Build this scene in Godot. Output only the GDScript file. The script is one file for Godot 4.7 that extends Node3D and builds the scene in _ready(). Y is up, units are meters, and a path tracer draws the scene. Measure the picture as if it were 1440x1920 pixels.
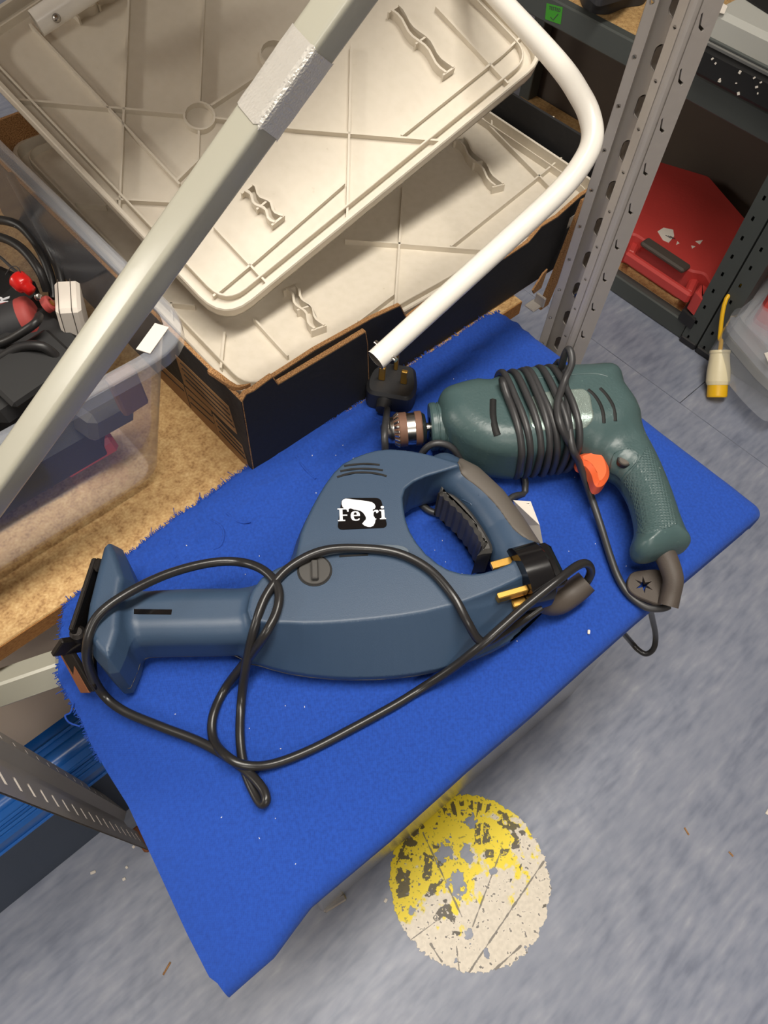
extends Node3D
# A tool loan shelf: a reciprocating saw and a corded drill on a blue cloth. Metres, y up; x runs along the shelf, z towards the aisle.

var used := {}
var M := {}


# ---------- geometry collector ----------
class G:
	var v := PackedVector3Array()
	var n := PackedVector3Array()
	var uv := PackedVector2Array()

	func tri(a: Vector3, b: Vector3, c: Vector3, na: Vector3, nb: Vector3, nc: Vector3) -> void:
		if (c - a).cross(b - a).dot(na + nb + nc) < 0.0:
			v.append_array([a, c, b])
			n.append_array([na, nc, nb])
		else:
			v.append_array([a, b, c])
			n.append_array([na, nb, nc])

	func flat(a: Vector3, b: Vector3, c: Vector3, out: Vector3) -> void:
		var m := (c - a).cross(b - a).normalized()
		if m.dot(out) < 0.0:
			m = -m
		tri(a, b, c, m, m, m)

	func quad(a: Vector3, b: Vector3, c: Vector3, d: Vector3, out: Vector3) -> void:
		flat(a, b, c, out)
		flat(a, c, d, out)

	func sq(a: Vector3, b: Vector3, c: Vector3, d: Vector3, na: Vector3, nb: Vector3, nc: Vector3, nd: Vector3) -> void:
		tri(a, b, c, na, nb, nc)
		tri(a, c, d, na, nc, nd)

	func box(t: Transform3D, size: Vector3, bev := 0.0) -> void:
		var h := size * 0.5
		bev = minf(bev, minf(h.x, minf(h.y, h.z)) * 0.9)
		var i := h - Vector3.ONE * bev
		for ax in 3:
			for s in [-1.0, 1.0]:
				var nn := Vector3.ZERO
				nn[ax] = s
				var u := (ax + 1) % 3
				var w := (ax + 2) % 3
				var p := []
				for q in [[-1, -1], [1, -1], [1, 1], [-1, 1]]:
					var x := Vector3.ZERO
					x[ax] = s * h[ax]
					x[u] = q[0] * i[u]
					x[w] = q[1] * i[w]
					p.append(t * x)
				quad(p[0], p[1], p[2], p[3], t.basis * nn)
		if bev <= 0.0:
			return
		for ax in 3:
			var u := (ax + 1) % 3
			var w := (ax + 2) % 3
			for su in [-1.0, 1.0]:
				for sw in [-1.0, 1.0]:
					var p := []
					for q in [[-1, 0], [1, 0], [1, 1], [-1, 1]]:
						var x := Vector3.ZERO
						x[ax] = q[0] * i[ax]
						x[u] = su * (h[u] if q[1] == 0 else i[u])
						x[w] = sw * (i[w] if q[1] == 0 else h[w])
						p.append(t * x)
					var o := Vector3.ZERO
					o[u] = su
					o[w] = sw
					quad(p[0], p[1], p[2], p[3], t.basis * o)
		for sx in [-1.0, 1.0]:
			for sy in [-1.0, 1.0]:
				for sz in [-1.0, 1.0]:
					var s3 := Vector3(sx, sy, sz)
					flat(t * (s3 * Vector3(h.x, i.y, i.z)), t * (s3 * Vector3(i.x, h.y, i.z)), t * (s3 * Vector3(i.x, i.y, h.z)), t.basis * s3)

	# a straight bar from a to b, w across and h along up
	func bar(a: Vector3, b: Vector3, w: float, h: float, up := Vector3.UP, bev := 0.0) -> void:
		var y := (b - a).normalized()
		var x := up.cross(y).normalized()
		var z := x.cross(y)
		box(Transform3D(Basis(x, y, z), (a + b) * 0.5), Vector3(w, a.distance_to(b), h), bev)

	func tube(p: PackedVector3Array, r, sides := 10, caps := true) -> void:
		var k := p.size()
		var f := Vector3.UP
		var prev := []
		var prevn := []
		for i in k:
			var d := (p[mini(i + 1, k - 1)] - p[maxi(i - 1, 0)]).normalized()
			if i == 0:
				f = d.cross(Vector3(0.31, 0.83, 0.46)).normalized()
			f = (f - d * f.dot(d)).normalized()
			var g := d.cross(f)
			var rr: float = r[i] if r is Array or r is PackedFloat32Array else r
			var ring := []
			var ringn := []
			for s in sides:
				var m := f * cos(TAU * s / sides) + g * sin(TAU * s / sides)
				ring.append(p[i] + m * rr)
				ringn.append(m)
			if i > 0:
				for s in sides:
					var s2 := (s + 1) % sides
					sq(prev[s], prev[s2], ring[s2], ring[s], prevn[s], prevn[s2], ringn[s2], ringn[s])
			if caps and (i == 0 or i == k - 1):
				for s in range(1, sides - 1):
					flat(ring[0], ring[s], ring[s + 1], -d if i == 0 else d)
			prev = ring
			prevn = ringn

	# profile of (radius, height) turned round the y axis of t
	func lathe(t: Transform3D, prof: PackedVector2Array, sides := 24, smooth := false) -> void:
		var k := prof.size()
		var nn := PackedVector2Array()
		for i in k:
			var e := prof[mini(i + 1, k - 1)] - prof[maxi(i - 1, 0)]
			nn.append(Vector2(e.y, -e.x).normalized())
		for i in k - 1:
			var e := prof[i + 1] - prof[i]
			var m := Vector2(e.y, -e.x).normalized()
			var m0 := nn[i] if smooth else m
			var m1 := nn[i + 1] if smooth else m
			for s in sides:
				var a := TAU * s / sides
				var b := TAU * (s + 1) / sides
				var ca := Vector3(cos(a), 0, sin(a))
				var cb := Vector3(cos(b), 0, sin(b))
				var y := Vector3.UP
				sq(t * (ca * prof[i].x + y * prof[i].y), t * (cb * prof[i].x + y * prof[i].y), t * (cb * prof[i + 1].x + y * prof[i + 1].y), t * (ca * prof[i + 1].x + y * prof[i + 1].y), t.basis * (ca * m0.x + y * m0.y), t.basis * (cb * m0.x + y * m0.y), t.basis * (cb * m1.x + y * m1.y), t.basis * (ca * m1.x + y * m1.y))

	# polygon in (x, z) raised from y0 to y1, upper edge bevelled; t turns it elsewhere
	func prism(poly: PackedVector2Array, y0: float, y1: float, bev := 0.0, t := Transform3D.IDENTITY, hole := PackedVector2Array()) -> void:
		var p := poly.duplicate()
		if G.area(p) < 0.0:
			p.reverse()
		var inner := G.inset(p, bev)
		var top := inner
		var low := p
		if hole.size():
			top = G.bridge(inner, hole)
			low = top
		var ix := Geometry2D.triangulate_polygon(top)
		if ix.is_empty() and hole.is_empty():
			ix = Geometry2D.triangulate_polygon(p)
		if ix.is_empty():
			print("no top ", poly.size(), " ", poly[0], " ", bev)
		for i in range(0, ix.size(), 3):
			var a := top[ix[i]]
			var b := top[ix[i + 1]]
			var c := top[ix[i + 2]]
			flat(t * Vector3(a.x, y1, a.y), t * Vector3(b.x, y1, b.y), t * Vector3(c.x, y1, c.y), t.basis.y)
		ix = Geometry2D.triangulate_polygon(low)
		for i in range(0, ix.size(), 3):
			var a := low[ix[i]]
			var b := low[ix[i + 1]]
			var c := low[ix[i + 2]]
			flat(t * Vector3(a.x, y0, a.y), t * Vector3(b.x, y0, b.y), t * Vector3(c.x, y0, c.y), -t.basis.y)
		var ym := y1 - bev
		wall(p, p, y0, ym, t, 0.0)
		if bev > 0.0:
			wall(p, inner, ym, y1, t, 0.7)
		if hole.size():
			var hh := hole.duplicate()
			if G.area(hh) > 0.0:
				hh.reverse()
			wall(hh, hh, y0, y1, t, 0.0)

	func wall(p: PackedVector2Array, q: PackedVector2Array, y0: float, y1: float, t: Transform3D, lift: float) -> void:
		var k := p.size()
		var en := PackedVector2Array()
		for i in k:
			var e := (p[(i + 1) % k] - p[i]).normalized()
			en.append(Vector2(e.y, -e.x))
		for i in k:
			var j := (i + 1) % k
			var na := en[i]
			var nb := en[i]
			if en[(i + k - 1) % k].dot(en[i]) > 0.8:
				na = (en[i] + en[(i + k - 1) % k]).normalized()
			if en[j].dot(en[i]) > 0.8:
				nb = (en[i] + en[j]).normalized()
			var a3 := (t.basis * Vector3(na.x, lift, na.y)).normalized()
			var b3 := (t.basis * Vector3(nb.x, lift, nb.y)).normalized()
			sq(t * Vector3(p[i].x, y0, p[i].y), t * Vector3(p[j].x, y0, p[j].y), t * Vector3(q[j].x, y1, q[j].y), t * Vector3(q[i].x, y1, q[i].y), a3, b3, b3, a3)

	static func inset(p: PackedVector2Array, d: float) -> PackedVector2Array:
		if d == 0.0:
			return p
		var out := PackedVector2Array()
		var k := p.size()
		for i in k:
			var e0 := (p[i] - p[(i + k - 1) % k]).normalized()
			var e1 := (p[(i + 1) % k] - p[i]).normalized()
			var m := Vector2(-e0.y - e1.y, e0.x + e1.x)
			m = m.normalized() if m.length() > 0.01 else Vector2(-e0.y, e0.x)
			out.append(p[i] + m * d / maxf(0.5, m.dot(Vector2(-e0.y, e0.x))))
		return out

	static func area(p: PackedVector2Array) -> float:
		var a := 0.0
		for i in p.size():
			a += p[i].cross(p[(i + 1) % p.size()])
		return a

	static func bridge(outer: PackedVector2Array, hole: PackedVector2Array) -> PackedVector2Array:
		var h := hole.duplicate()
		if (G.area(h) > 0.0) == (G.area(outer) > 0.0):
			h.reverse()
		var bi := 0
		var bj := 0
		var best := INF
		for i in outer.size():
			for j in h.size():
				var d := outer[i].distance_squared_to(h[j])
				if d < best:
					best = d
					bi = i
					bj = j
		var r := PackedVector2Array()
		for i in outer.size():
			r.append(outer[i])
			if i == bi:
				for j in h.size() + 1:
					r.append(h[(bj + j) % h.size()])
				r.append(outer[i] + (outer[(i + 1) % outer.size()] - outer[i]) * 1e-4)
		return r

	# a band of the given width following a line in (x, z)
	func stroke(line: PackedVector2Array, w: float, y0: float, y1: float, t := Transform3D.IDENTITY) -> void:
		var l := PackedVector2Array()
		var r := PackedVector2Array()
		var k := line.size()
		for i in k:
			var d := (line[mini(i + 1, k - 1)] - line[maxi(i - 1, 0)]).normalized()
			var m := Vector2(-d.y, d.x) * w * 0.5
			l.append(line[i] + m)
			r.append(line[i] - m)
		r.reverse()
		l.append_array(r)
		prism(l, y0, y1, 0.0, t)

	# a flat steel strip with a repeated cut-out: from p along "along", "across" wide; cut is in (along, across) metres
	func slotted(p: Vector3, along: Vector3, length: float, across: Vector3, pitch: float, cut: PackedVector2Array, thick := 0.0015) -> void:
		var w := across.length()
		var au := across / w
		var nn := along.cross(au).normalized()
		var cell := G.bridge(PackedVector2Array([Vector2(0, 0), Vector2(pitch, 0), Vector2(pitch, w), Vector2(0, w)]), cut)
		var ix := Geometry2D.triangulate_polygon(cell)
		for c in int(length / pitch):
			var o := p + along * pitch * c
			for s in [0.0, 1.0]:
				for i in range(0, ix.size(), 3):
					var q := []
					for j in 3:
						var e := cell[ix[i + j]]
						q.append(o + along * e.x + au * e.y - nn * thick * s)
					flat(q[0], q[1], q[2], nn if s == 0.0 else -nn)
			var k := cut.size()
			var mid := Vector2.ZERO
			for e in cut:
				mid += e / k
			for i in k:
				var a := cut[i]
				var b := cut[(i + 1) % k]
				var a3 := o + along * a.x + au * a.y
				var b3 := o + along * b.x + au * b.y
				var inw := mid - (a + b) * 0.5
				quad(a3, b3, b3 - nn * thick, a3 - nn * thick, along * inw.x + au * inw.y)

	# surface nets of a field given as columns: cols(x, z) -> Array, val(column, y) -> distance
	func net(lo: Vector3, hi: Vector3, cell: float, cols: Callable, val: Callable) -> void:
		var nx := int(ceil((hi.x - lo.x) / cell)) + 1
		var ny := int(ceil((hi.y - lo.y) / cell)) + 1
		var nz := int(ceil((hi.z - lo.z) / cell)) + 1
		var f := PackedFloat32Array()
		f.resize(nx * ny * nz)
		for k in nz:
			for i in nx:
				var c = cols.call(lo.x + i * cell, lo.z + k * cell)
				var b := (k * nx + i) * ny
				if c == null:
					for j in ny:
						f[b + j] = 1.0
					continue
				for j in ny:
					f[b + j] = val.call(c, lo.y + j * cell)
		var id := PackedInt32Array()
		id.resize(nx * ny * nz)
		id.fill(-1)
		var ps := PackedVector3Array()
		var ns := PackedVector3Array()
		var sx := ny
		var sz := nx * ny
		for k in nz - 1:
			for i in nx - 1:
				var b0 := (k * nx + i) * ny
				for j in ny - 1:
					var b := b0 + j
					var q := [f[b], f[b + sx], f[b + 1], f[b + sx + 1], f[b + sz], f[b + sx + sz], f[b + 1 + sz], f[b + sx + 1 + sz]]
					var m := 0
					for e in 8:
						if q[e] < 0.0:
							m += 1
					if m == 0 or m == 8:
						continue
					var sum := Vector3.ZERO
					var cnt := 0
					for e in 8:
						for d in 3:
							var e2: int = e | (1 << d)
							if e2 != e and (q[e] < 0.0) != (q[e2] < 0.0):
								var t: float = q[e] / (q[e] - q[e2])
								var x := Vector3(e & 1, (e >> 1) & 1, (e >> 2) & 1)
								x[d] = t
								sum += x
								cnt += 1
					sum /= cnt
					var gr := Vector3(q[1] - q[0] + q[3] - q[2] + q[5] - q[4] + q[7] - q[6], q[2] - q[0] + q[3] - q[1] + q[6] - q[4] + q[7] - q[5], q[4] - q[0] + q[5] - q[1] + q[6] - q[2] + q[7] - q[3])
					id[b] = ps.size()
					ps.append(lo + (Vector3(i, j, k) + sum) * cell)
					ns.append(gr.normalized())
		for k in range(1, nz - 1):
			for i in range(1, nx - 1):
				var b0 := (k * nx + i) * ny
				for j in range(1, ny - 1):
					var b := b0 + j
					var s := f[b] < 0.0
					if s != (f[b + sx] < 0.0):
						face(ps, ns, id[b], id[b - 1], id[b - 1 - sz], id[b - sz])
					if s != (f[b + 1] < 0.0):
						face(ps, ns, id[b], id[b - sx], id[b - sx - sz], id[b - sz])
					if s != (f[b + sz] < 0.0):
						face(ps, ns, id[b], id[b - sx], id[b - sx - 1], id[b - 1])

	func face(ps: PackedVector3Array, ns: PackedVector3Array, a: int, b: int, c: int, d: int) -> void:
		if a < 0 or b < 0 or c < 0 or d < 0:
			return
		sq(ps[a], ps[b], ps[c], ps[d], ns[a], ns[b], ns[c], ns[d])

	func mesh(at: Vector3) -> ArrayMesh:
		var w := v.duplicate()
		for i in w.size():
			w[i] -= at
		var a := []
		a.resize(Mesh.ARRAY_MAX)
		a[Mesh.ARRAY_VERTEX] = w
		a[Mesh.ARRAY_NORMAL] = n
		if uv.size() == v.size() and uv.size():
			a[Mesh.ARRAY_TEX_UV] = uv
		var m := ArrayMesh.new()
		m.add_surface_from_arrays(Mesh.PRIMITIVE_TRIANGLES, a)
		return m


# ---------- naming ----------
func numbered(called: String) -> String:
	used[called] = used.get(called, -1) + 1
	return called if used[called] == 0 else "%s_%03d" % [called, used[called]]


func metas(o: Node3D, label: String, category: String, group: String) -> void:
	o.set_meta("label", label)
	o.set_meta("category", category)
	if group:
		o.set_meta("group", group)


func thing(called: String, label: String, category: String, at: Vector3, group := "") -> Node3D:
	var o := Node3D.new()
	o.name = numbered(called)
	o.position = at
	metas(o, label, category, group)
	add_child(o)
	return o


# a part (its geometry is given where it stands) under a thing, or a sub-part under a part
func part(called: String, g: G, m: Material, parent: Node3D, label := "", stuff := false) -> MeshInstance3D:
	var o := MeshInstance3D.new()
	o.name = called
	var at := parent.position if parent.get_parent() == self else parent.get_meta("base")
	o.mesh = g.mesh(at)
	o.mesh.surface_set_material(0, m)
	if not parent.get_parent() == self:
		o.position = Vector3.ZERO
	o.set_meta("base", at)
	if label:
		o.set_meta("label", label)
	if stuff:
		o.set_meta("kind", "stuff")
	parent.add_child(o, true)
	return o


func solo(called: String, g: G, m: Material, label: String, category: String, at: Vector3, group := "") -> MeshInstance3D:
	var o := MeshInstance3D.new()
	o.name = numbered(called)
	o.mesh = g.mesh(at)
	o.mesh.surface_set_material(0, m)
	o.position = at
	metas(o, label, category, group)
	add_child(o)
	return o


func struct(called: String, g: G, m: Material) -> MeshInstance3D:
	var o := MeshInstance3D.new()
	o.name = called
	o.mesh = g.mesh(Vector3.ZERO)
	o.mesh.surface_set_material(0, m)
	o.set_meta("kind", "structure")
	o.set_meta("base", Vector3.ZERO)
	add_child(o)
	return o


# ---------- curves ----------
func curve3(p: PackedVector3Array, sub := 5) -> PackedVector3Array:
	var out := PackedVector3Array()
	var k := p.size()
	for i in k - 1:
		for s in sub:
			out.append(p[i].cubic_interpolate(p[i + 1], p[maxi(i - 1, 0)], p[mini(i + 2, k - 1)], float(s) / sub))
	out.append(p[k - 1])
	return out


func curve2(p: PackedVector2Array, sub := 4) -> PackedVector2Array:
	var out := PackedVector2Array()
	var k := p.size()
	for i in k - 1:
		for s in sub:
			out.append(p[i].cubic_interpolate(p[i + 1], p[maxi(i - 1, 0)], p[mini(i + 2, k - 1)], float(s) / sub))
	out.append(p[k - 1])
	return out


func closed2(p: PackedVector2Array, sub := 3) -> PackedVector2Array:
	var out := PackedVector2Array()
	var k := p.size()
	for i in k:
		for s in sub:
			out.append(p[i].cubic_interpolate(p[(i + 1) % k], p[(i + k - 1) % k], p[(i + 2) % k], float(s) / sub))
	return out


func rounded(p: PackedVector2Array, r: float, steps := 4) -> PackedVector2Array:
	var out := PackedVector2Array()
	var k := p.size()
	for i in k:
		var a := p[(i + k - 1) % k]
		var b := p[i]
		var c := p[(i + 1) % k]
		var rr := minf(r, minf(a.distance_to(b), b.distance_to(c)) * 0.48)
		var s := b + (a - b).normalized() * rr
		var e := b + (c - b).normalized() * rr
		for j in steps + 1:
			var t := float(j) / steps
			out.append(s.lerp(b, t).lerp(b.lerp(e, t), t))
	return out


func rect2(x0: float, z0: float, x1: float, z1: float) -> PackedVector2Array:
	return PackedVector2Array([Vector2(x0, z0), Vector2(x1, z0), Vector2(x1, z1), Vector2(x0, z1)])


func ngon(c: Vector2, r: float, k := 20, ry := 0.0) -> PackedVector2Array:
	var out := PackedVector2Array()
	for i in k:
		out.append(c + Vector2(cos(TAU * i / k) * r, sin(TAU * i / k) * (ry if ry > 0.0 else r)))
	return out


func sdpoly(p: Vector2, q: PackedVector2Array) -> float:
	var d := INF
	var s := 1.0
	var k := q.size()
	var j := k - 1
	for i in k:
		var e := q[j] - q[i]
		var w := p - q[i]
		var b := w - e * clampf(w.dot(e) / maxf(e.length_squared(), 1e-12), 0.0, 1.0)
		d = minf(d, b.length_squared())
		var c1 := p.y >= q[i].y
		var c2 := p.y < q[j].y
		var c3 := e.x * w.y > e.y * w.x
		if (c1 and c2 and c3) or not (c1 or c2 or c3):
			s = -s
		j = i
	return s * sqrt(d)


# a slab of half thickness t with edges rounded by r, given the plan distance d and the height dy from its middle
func slab(d: float, dy: float, t: float, r: float) -> float:
	var a := d + r
	var b := absf(dy) - t + r
	return minf(maxf(a, b), 0.0) + Vector2(maxf(a, 0.0), maxf(b, 0.0)).length() - r


func smin(a: float, b: float, k: float) -> float:
	var h := maxf(k - absf(a - b), 0.0) / k
	return minf(a, b) - h * h * k * 0.25


# the first height, from y down, at which the field is entered
func surface_y(cols: Callable, val: Callable, p: Vector2, y: float) -> float:
	var c = cols.call(p.x, p.y)
	if c == null:
		return y
	for i in 200:
		if val.call(c, y) <= 0.0:
			return y
		y -= 0.0005
	return y


func frame(y: Vector3, at: Vector3) -> Transform3D:
	var b := y.normalized()
	var x := b.cross(Vector3(0.2, 0.3, 0.93)).normalized()
	return Transform3D(Basis(x, b, x.cross(b)), at)


func text(words: String, size: float, depth: float, t: Transform3D, serif := false) -> G:
	var f := SystemFont.new()
	f.font_names = PackedStringArray(["Droid Serif" if serif else "Droid Sans"])
	f.font_weight = 700
	var tm := TextMesh.new()
	tm.text = words
	tm.font = f
	tm.font_size = 32
	tm.pixel_size = size / 32.0
	tm.depth = depth
	var g := G.new()
	var a := tm.get_mesh_arrays()
	var ix: PackedInt32Array = a[Mesh.ARRAY_INDEX]
	var vv: PackedVector3Array = a[Mesh.ARRAY_VERTEX]
	var nv: PackedVector3Array = a[Mesh.ARRAY_NORMAL]
	for i in range(0, ix.size(), 3):
		g.tri(t * vv[ix[i]], t * vv[ix[i + 1]], t * vv[ix[i + 2]], t.basis * nv[ix[i]], t.basis * nv[ix[i + 1]], t.basis * nv[ix[i + 2]])
	return g


# ---------- materials ----------
func mat(key: String, c: Color, rough := 0.6, metal := 0.0) -> StandardMaterial3D:
	var m := StandardMaterial3D.new()
	m.resource_name = key
	m.albedo_color = c
	m.roughness = rough
	m.metallic = metal
	m.cull_mode = BaseMaterial3D.CULL_DISABLED
	M[key] = m
	return m


func noise(freq: float, s: int, oct := 4, type := FastNoiseLite.TYPE_SIMPLEX_SMOOTH) -> FastNoiseLite:
	var f := FastNoiseLite.new()
	f.seed = s
	f.frequency = freq
	f.noise_type = type
	f.fractal_octaves = oct
	return f


func grey(f: FastNoiseLite, w: int, h: int) -> Image:
	var im := f.get_seamless_image(w, h)
	im.convert(Image.FORMAT_L8)
	return im


# colours an image from bytes: each texel's value runs through the ramp
func ramped(b: PackedByteArray, w: int, h: int, stops: Array) -> ImageTexture:
	var lut := PackedByteArray()
	for i in 256:
		var x := i / 255.0
		var c: Color = stops[stops.size() - 1][1]
		for s in stops.size() - 1:
			if x < stops[s + 1][0]:
				c = (stops[s][1] as Color).lerp(stops[s + 1][1], clampf((x - stops[s][0]) / (stops[s + 1][0] - stops[s][0]), 0, 1))
				break
		lut.append_array([c.r8, c.g8, c.b8])
	var o := PackedByteArray()
	o.resize(w * h * 3)
	for i in w * h:
		var k := b[i] * 3
		o[i * 3] = lut[k]
		o[i * 3 + 1] = lut[k + 1]
		o[i * 3 + 2] = lut[k + 2]
	return ImageTexture.create_from_image(Image.create_from_data(w, h, false, Image.FORMAT_RGB8, o))


func bump(im: Image, strength: float) -> ImageTexture:
	var c: Image = im.duplicate()
	c.convert(Image.FORMAT_RGBA8)
	c.bump_map_to_normal_map(strength)
	return ImageTexture.create_from_image(c)


func tri(m: StandardMaterial3D, per_metre: Vector3, offset := Vector3.ZERO) -> void:
	m.uv1_triplanar = true
	m.uv1_world_triplanar = true
	m.uv1_scale = per_metre
	m.uv1_offset = offset


func relief(m: StandardMaterial3D, n: Texture2D, k: float) -> void:
	m.normal_enabled = true
	m.normal_texture = n
	m.normal_scale = k


func make_materials() -> void:
	var fine := grey(noise(0.11, 3, 3), 512, 512)
	var mid := grey(noise(0.03, 5, 4), 512, 512)
	var fine_n := bump(fine, 3.0)
	var mid_n := bump(mid, 4.0)
	# floor: streaks along x
	var s := 1024
	var a := grey(noise(0.05, 11, 4), 150, s)
	a.resize(s, s, Image.INTERPOLATE_CUBIC)
	var b := grey(noise(0.09, 12, 4), 256, s)
	b.resize(s, s, Image.INTERPOLATE_CUBIC)
	var c := grey(noise(0.012, 13, 5), s, s)
	var ab := a.get_data()
	var bb := b.get_data()
	var cb := c.get_data()
	var o := PackedByteArray()
	o.resize(s * s)
	for i in s * s:
		o[i] = clampi(int(ab[i] * 0.25 + bb[i] * 0.4 + cb[i] * 0.35), 0, 255)
	var fm := mat("vinyl", Color.WHITE, 0.42)
	fm.albedo_texture = ramped(o, s, s, [[0.2, Color8(114, 120, 138)], [0.42, Color8(131, 137, 154)], [0.55, Color8(139, 144, 160)], [0.7, Color8(149, 153, 167)], [0.9, Color8(176, 178, 187)]])
	tri(fm, Vector3(0.8, 0.8, 0.8), Vector3(0.37, 0, 0.43))
	relief(fm, mid_n, 0.12)
	# chipboard
	var ch := grey(noise(0.09, 21, 4, FastNoiseLite.TYPE_CELLULAR), 512, 512)
	var chb := ch.get_data()
	var cm := mid.get_data()
	var o2 := PackedByteArray()
	o2.resize(512 * 512)
	var fb := fine.get_data()
	for i in 512 * 512:
		o2[i] = clampi(int(cm[i] * 0.45 + fb[i] * 0.4 + chb[i] * 0.15), 0, 255)
	var wm := mat("chipboard", Color.WHITE, 0.6)
	wm.albedo_texture = ramped(o2, 512, 512, [[0.22, Color8(150, 112, 68)], [0.42, Color8(184, 146, 96)], [0.58, Color8(198, 162, 110)], [0.78, Color8(214, 182, 132)]])
	tri(wm, Vector3(5, 5, 5))
	relief(wm, fine_n, 0.35)
	var we := mat("chipboard_edge", Color(0.82, 0.7, 0.55), 0.8)
	we.albedo_texture = wm.albedo_texture
	tri(we, Vector3(11, 22, 11))
	relief(we, fine_n, 1.2)
	# blue cloth: twill plus fuzz
	var w := Image.create(256, 256, false, Image.FORMAT_L8)
	var rng := RandomNumberGenerator.new()
	rng.seed = 4
	for y in 256:
		for x in 256:
			var t := 0.5 + 0.28 * sin((x + y) * TAU / 8.0) + 0.14 * sin((x - y) * TAU / 8.0) + rng.randf_range(-0.2, 0.2)
			w.set_pixel(x, y, Color(t, t, t))
	var cl := mat("blue_cloth", Color8(28, 75, 172), 0.95)
	var wd := w.get_data()
	var fd := grey(noise(0.06, 31, 3), 256, 256).get_data()
	var o3 := PackedByteArray()
	o3.resize(256 * 256)
	for i in 256 * 256:
		o3[i] = clampi(int(wd[i] * 0.35 + fd[i] * 0.65), 0, 255)
	cl.albedo_texture = ramped(o3, 256, 256, [[0.2, Color8(205, 208, 214)], [0.5, Color8(232, 234, 238)], [0.8, Color8(255, 255, 255)]])
	tri(cl, Vector3(16, 16, 16))
	relief(cl, bump(w, 2.0), 0.5)
	cl.rim_enabled = true
	cl.rim = 0.35
	cl.rim_tint = 0.7
	var pl := mat("saw_plastic", Color8(52, 72, 96), 0.44)
	tri(pl, Vector3(12, 12, 12))
	relief(pl, fine_n, 0.1)
	var scuff := grey(noise(0.02, 41, 5), 512, 512)
	pl.roughness_texture = null
	var dg := mat("drill_plastic", Color.WHITE, 0.38)
	var sp := Image.create(512, 512, false, Image.FORMAT_RGB8)
	sp.fill(Color8(64, 85, 86))
	rng.seed = 9
	for i in 130:
		var x := rng.randi_range(0, 506)
		var y := rng.randi_range(0, 506)
		var big := rng.randf() < 0.12
		var r := 3 if big else rng.randi_range(1, 2)
		sp.fill_rect(Rect2i(x, y, r, r), Color8(205, 212, 205) if big else Color8(115, 138, 132))
	dg.albedo_texture = ImageTexture.create_from_image(sp)
	tri(dg, Vector3(4.6, 4.6, 4.6), Vector3(0.13, 0.4, 0.71))
	relief(dg, fine_n, 0.14)
	var gr := mat("drill_grip", Color8(66, 87, 88), 0.42)
	var di := Image.create(64, 64, false, Image.FORMAT_L8)
	for y in 64:
		for x in 64:
			var t := minf(absf(fposmod((x + y) / 64.0 * 4.0, 1.0) - 0.5), absf(fposmod((x - y) / 64.0 * 4.0, 1.0) - 0.5)) * 2.0
			di.set_pixel(x, y, Color(t, t, t))
	tri(gr, Vector3(62, 62, 62))
	relief(gr, bump(di, 6.0), 0.5)
	mat("silver_label", Color8(170, 188, 182), 0.24, 0.7)
	relief(M.silver_label, fine_n, 0.5)
	tri(M.silver_label, Vector3(25, 25, 25))
	mat("lit_edge_grey", Color8(96, 108, 120), 0.35)
	mat("wood_dark", Color8(112, 82, 62), 0.7)
	mat("orange", Color8(238, 104, 58), 0.4)
	mat("black_rubber", Color8(34, 33, 34), 0.42)
	mat("cord", Color8(36, 35, 36), 0.3)
	mat("drill_cord", Color8(52, 52, 54), 0.42)
	mat("gloss_black", Color8(18, 17, 19), 0.16)
	mat("plug_black", Color8(38, 38, 40), 0.5)
	relief(M.plug_black, fine_n, 0.5)
	tri(M.plug_black, Vector3(20, 20, 20))
	mat("brass", Color8(205, 160, 80), 0.32, 0.9)
	mat("steel", Color8(190, 188, 184), 0.25, 1.0)
	mat("rust", Color8(120, 88, 72), 0.6, 0.3)
	relief(M.rust, fine_n, 1.0)
	tri(M.rust, Vector3(30, 30, 30))
	mat("orange_rust", Color8(140, 86, 54), 0.8, 0.1)
	relief(M.orange_rust, fine_n, 1.0)
	tri(M.orange_rust, Vector3(30, 30, 30))
	mat("worn_rubber_and_wall_shade", Color8(74, 66, 60), 0.55)
	relief(M.worn_rubber_and_wall_shade, fine_n, 0.5)
	tri(M.worn_rubber_and_wall_shade, Vector3(20, 20, 20))
	mat("taupe_rubber", Color8(92, 86, 80), 0.62)
	mat("dark_grey_plastic", Color8(66, 64, 62), 0.5)
	mat("dark", Color8(14, 14, 15), 0.7)
	mat("dark_metal", Color8(40, 36, 34), 0.45, 0.6)
	relief(M.dark_metal, fine_n, 0.6)
	tri(M.dark_metal, Vector3(20, 20, 20))
	mat("white_print", Color8(232, 234, 240), 0.4)
	mat("paper", Color8(226, 218, 208), 0.8)
	mat("ink", Color8(60, 58, 64), 0.8)
	# ribbed panels: off-white plastic with a little dirt
	var pp := mat("panel_plastic", Color.WHITE, 0.42)
	var dn := grey(noise(0.05, 51, 4), 512, 512).get_data()
	pp.albedo_texture = ramped(dn, 512, 512, [[0.02, Color8(192, 180, 163)], [0.1, Color8(209, 200, 184)], [0.7, Color8(214, 205, 190)]])
	tri(pp, Vector3(3, 3, 3))
	mat("white_tube", Color8(236, 232, 224), 0.28)
	mat("tube_paint", Color8(172, 170, 156), 0.3)
	M.tube_paint.clearcoat_enabled = true
	M.tube_paint.clearcoat = 0.4
	M.tube_paint.clearcoat_roughness = 0.2
	relief(M.tube_paint, mid_n, 0.08)
	tri(M.tube_paint, Vector3(8, 8, 8))
	mat("tape", Color8(226, 223, 216), 0.34, 0.5)
	relief(M.tape, fine_n, 0.8)
	tri(M.tape, Vector3(9, 9, 9))
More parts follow.
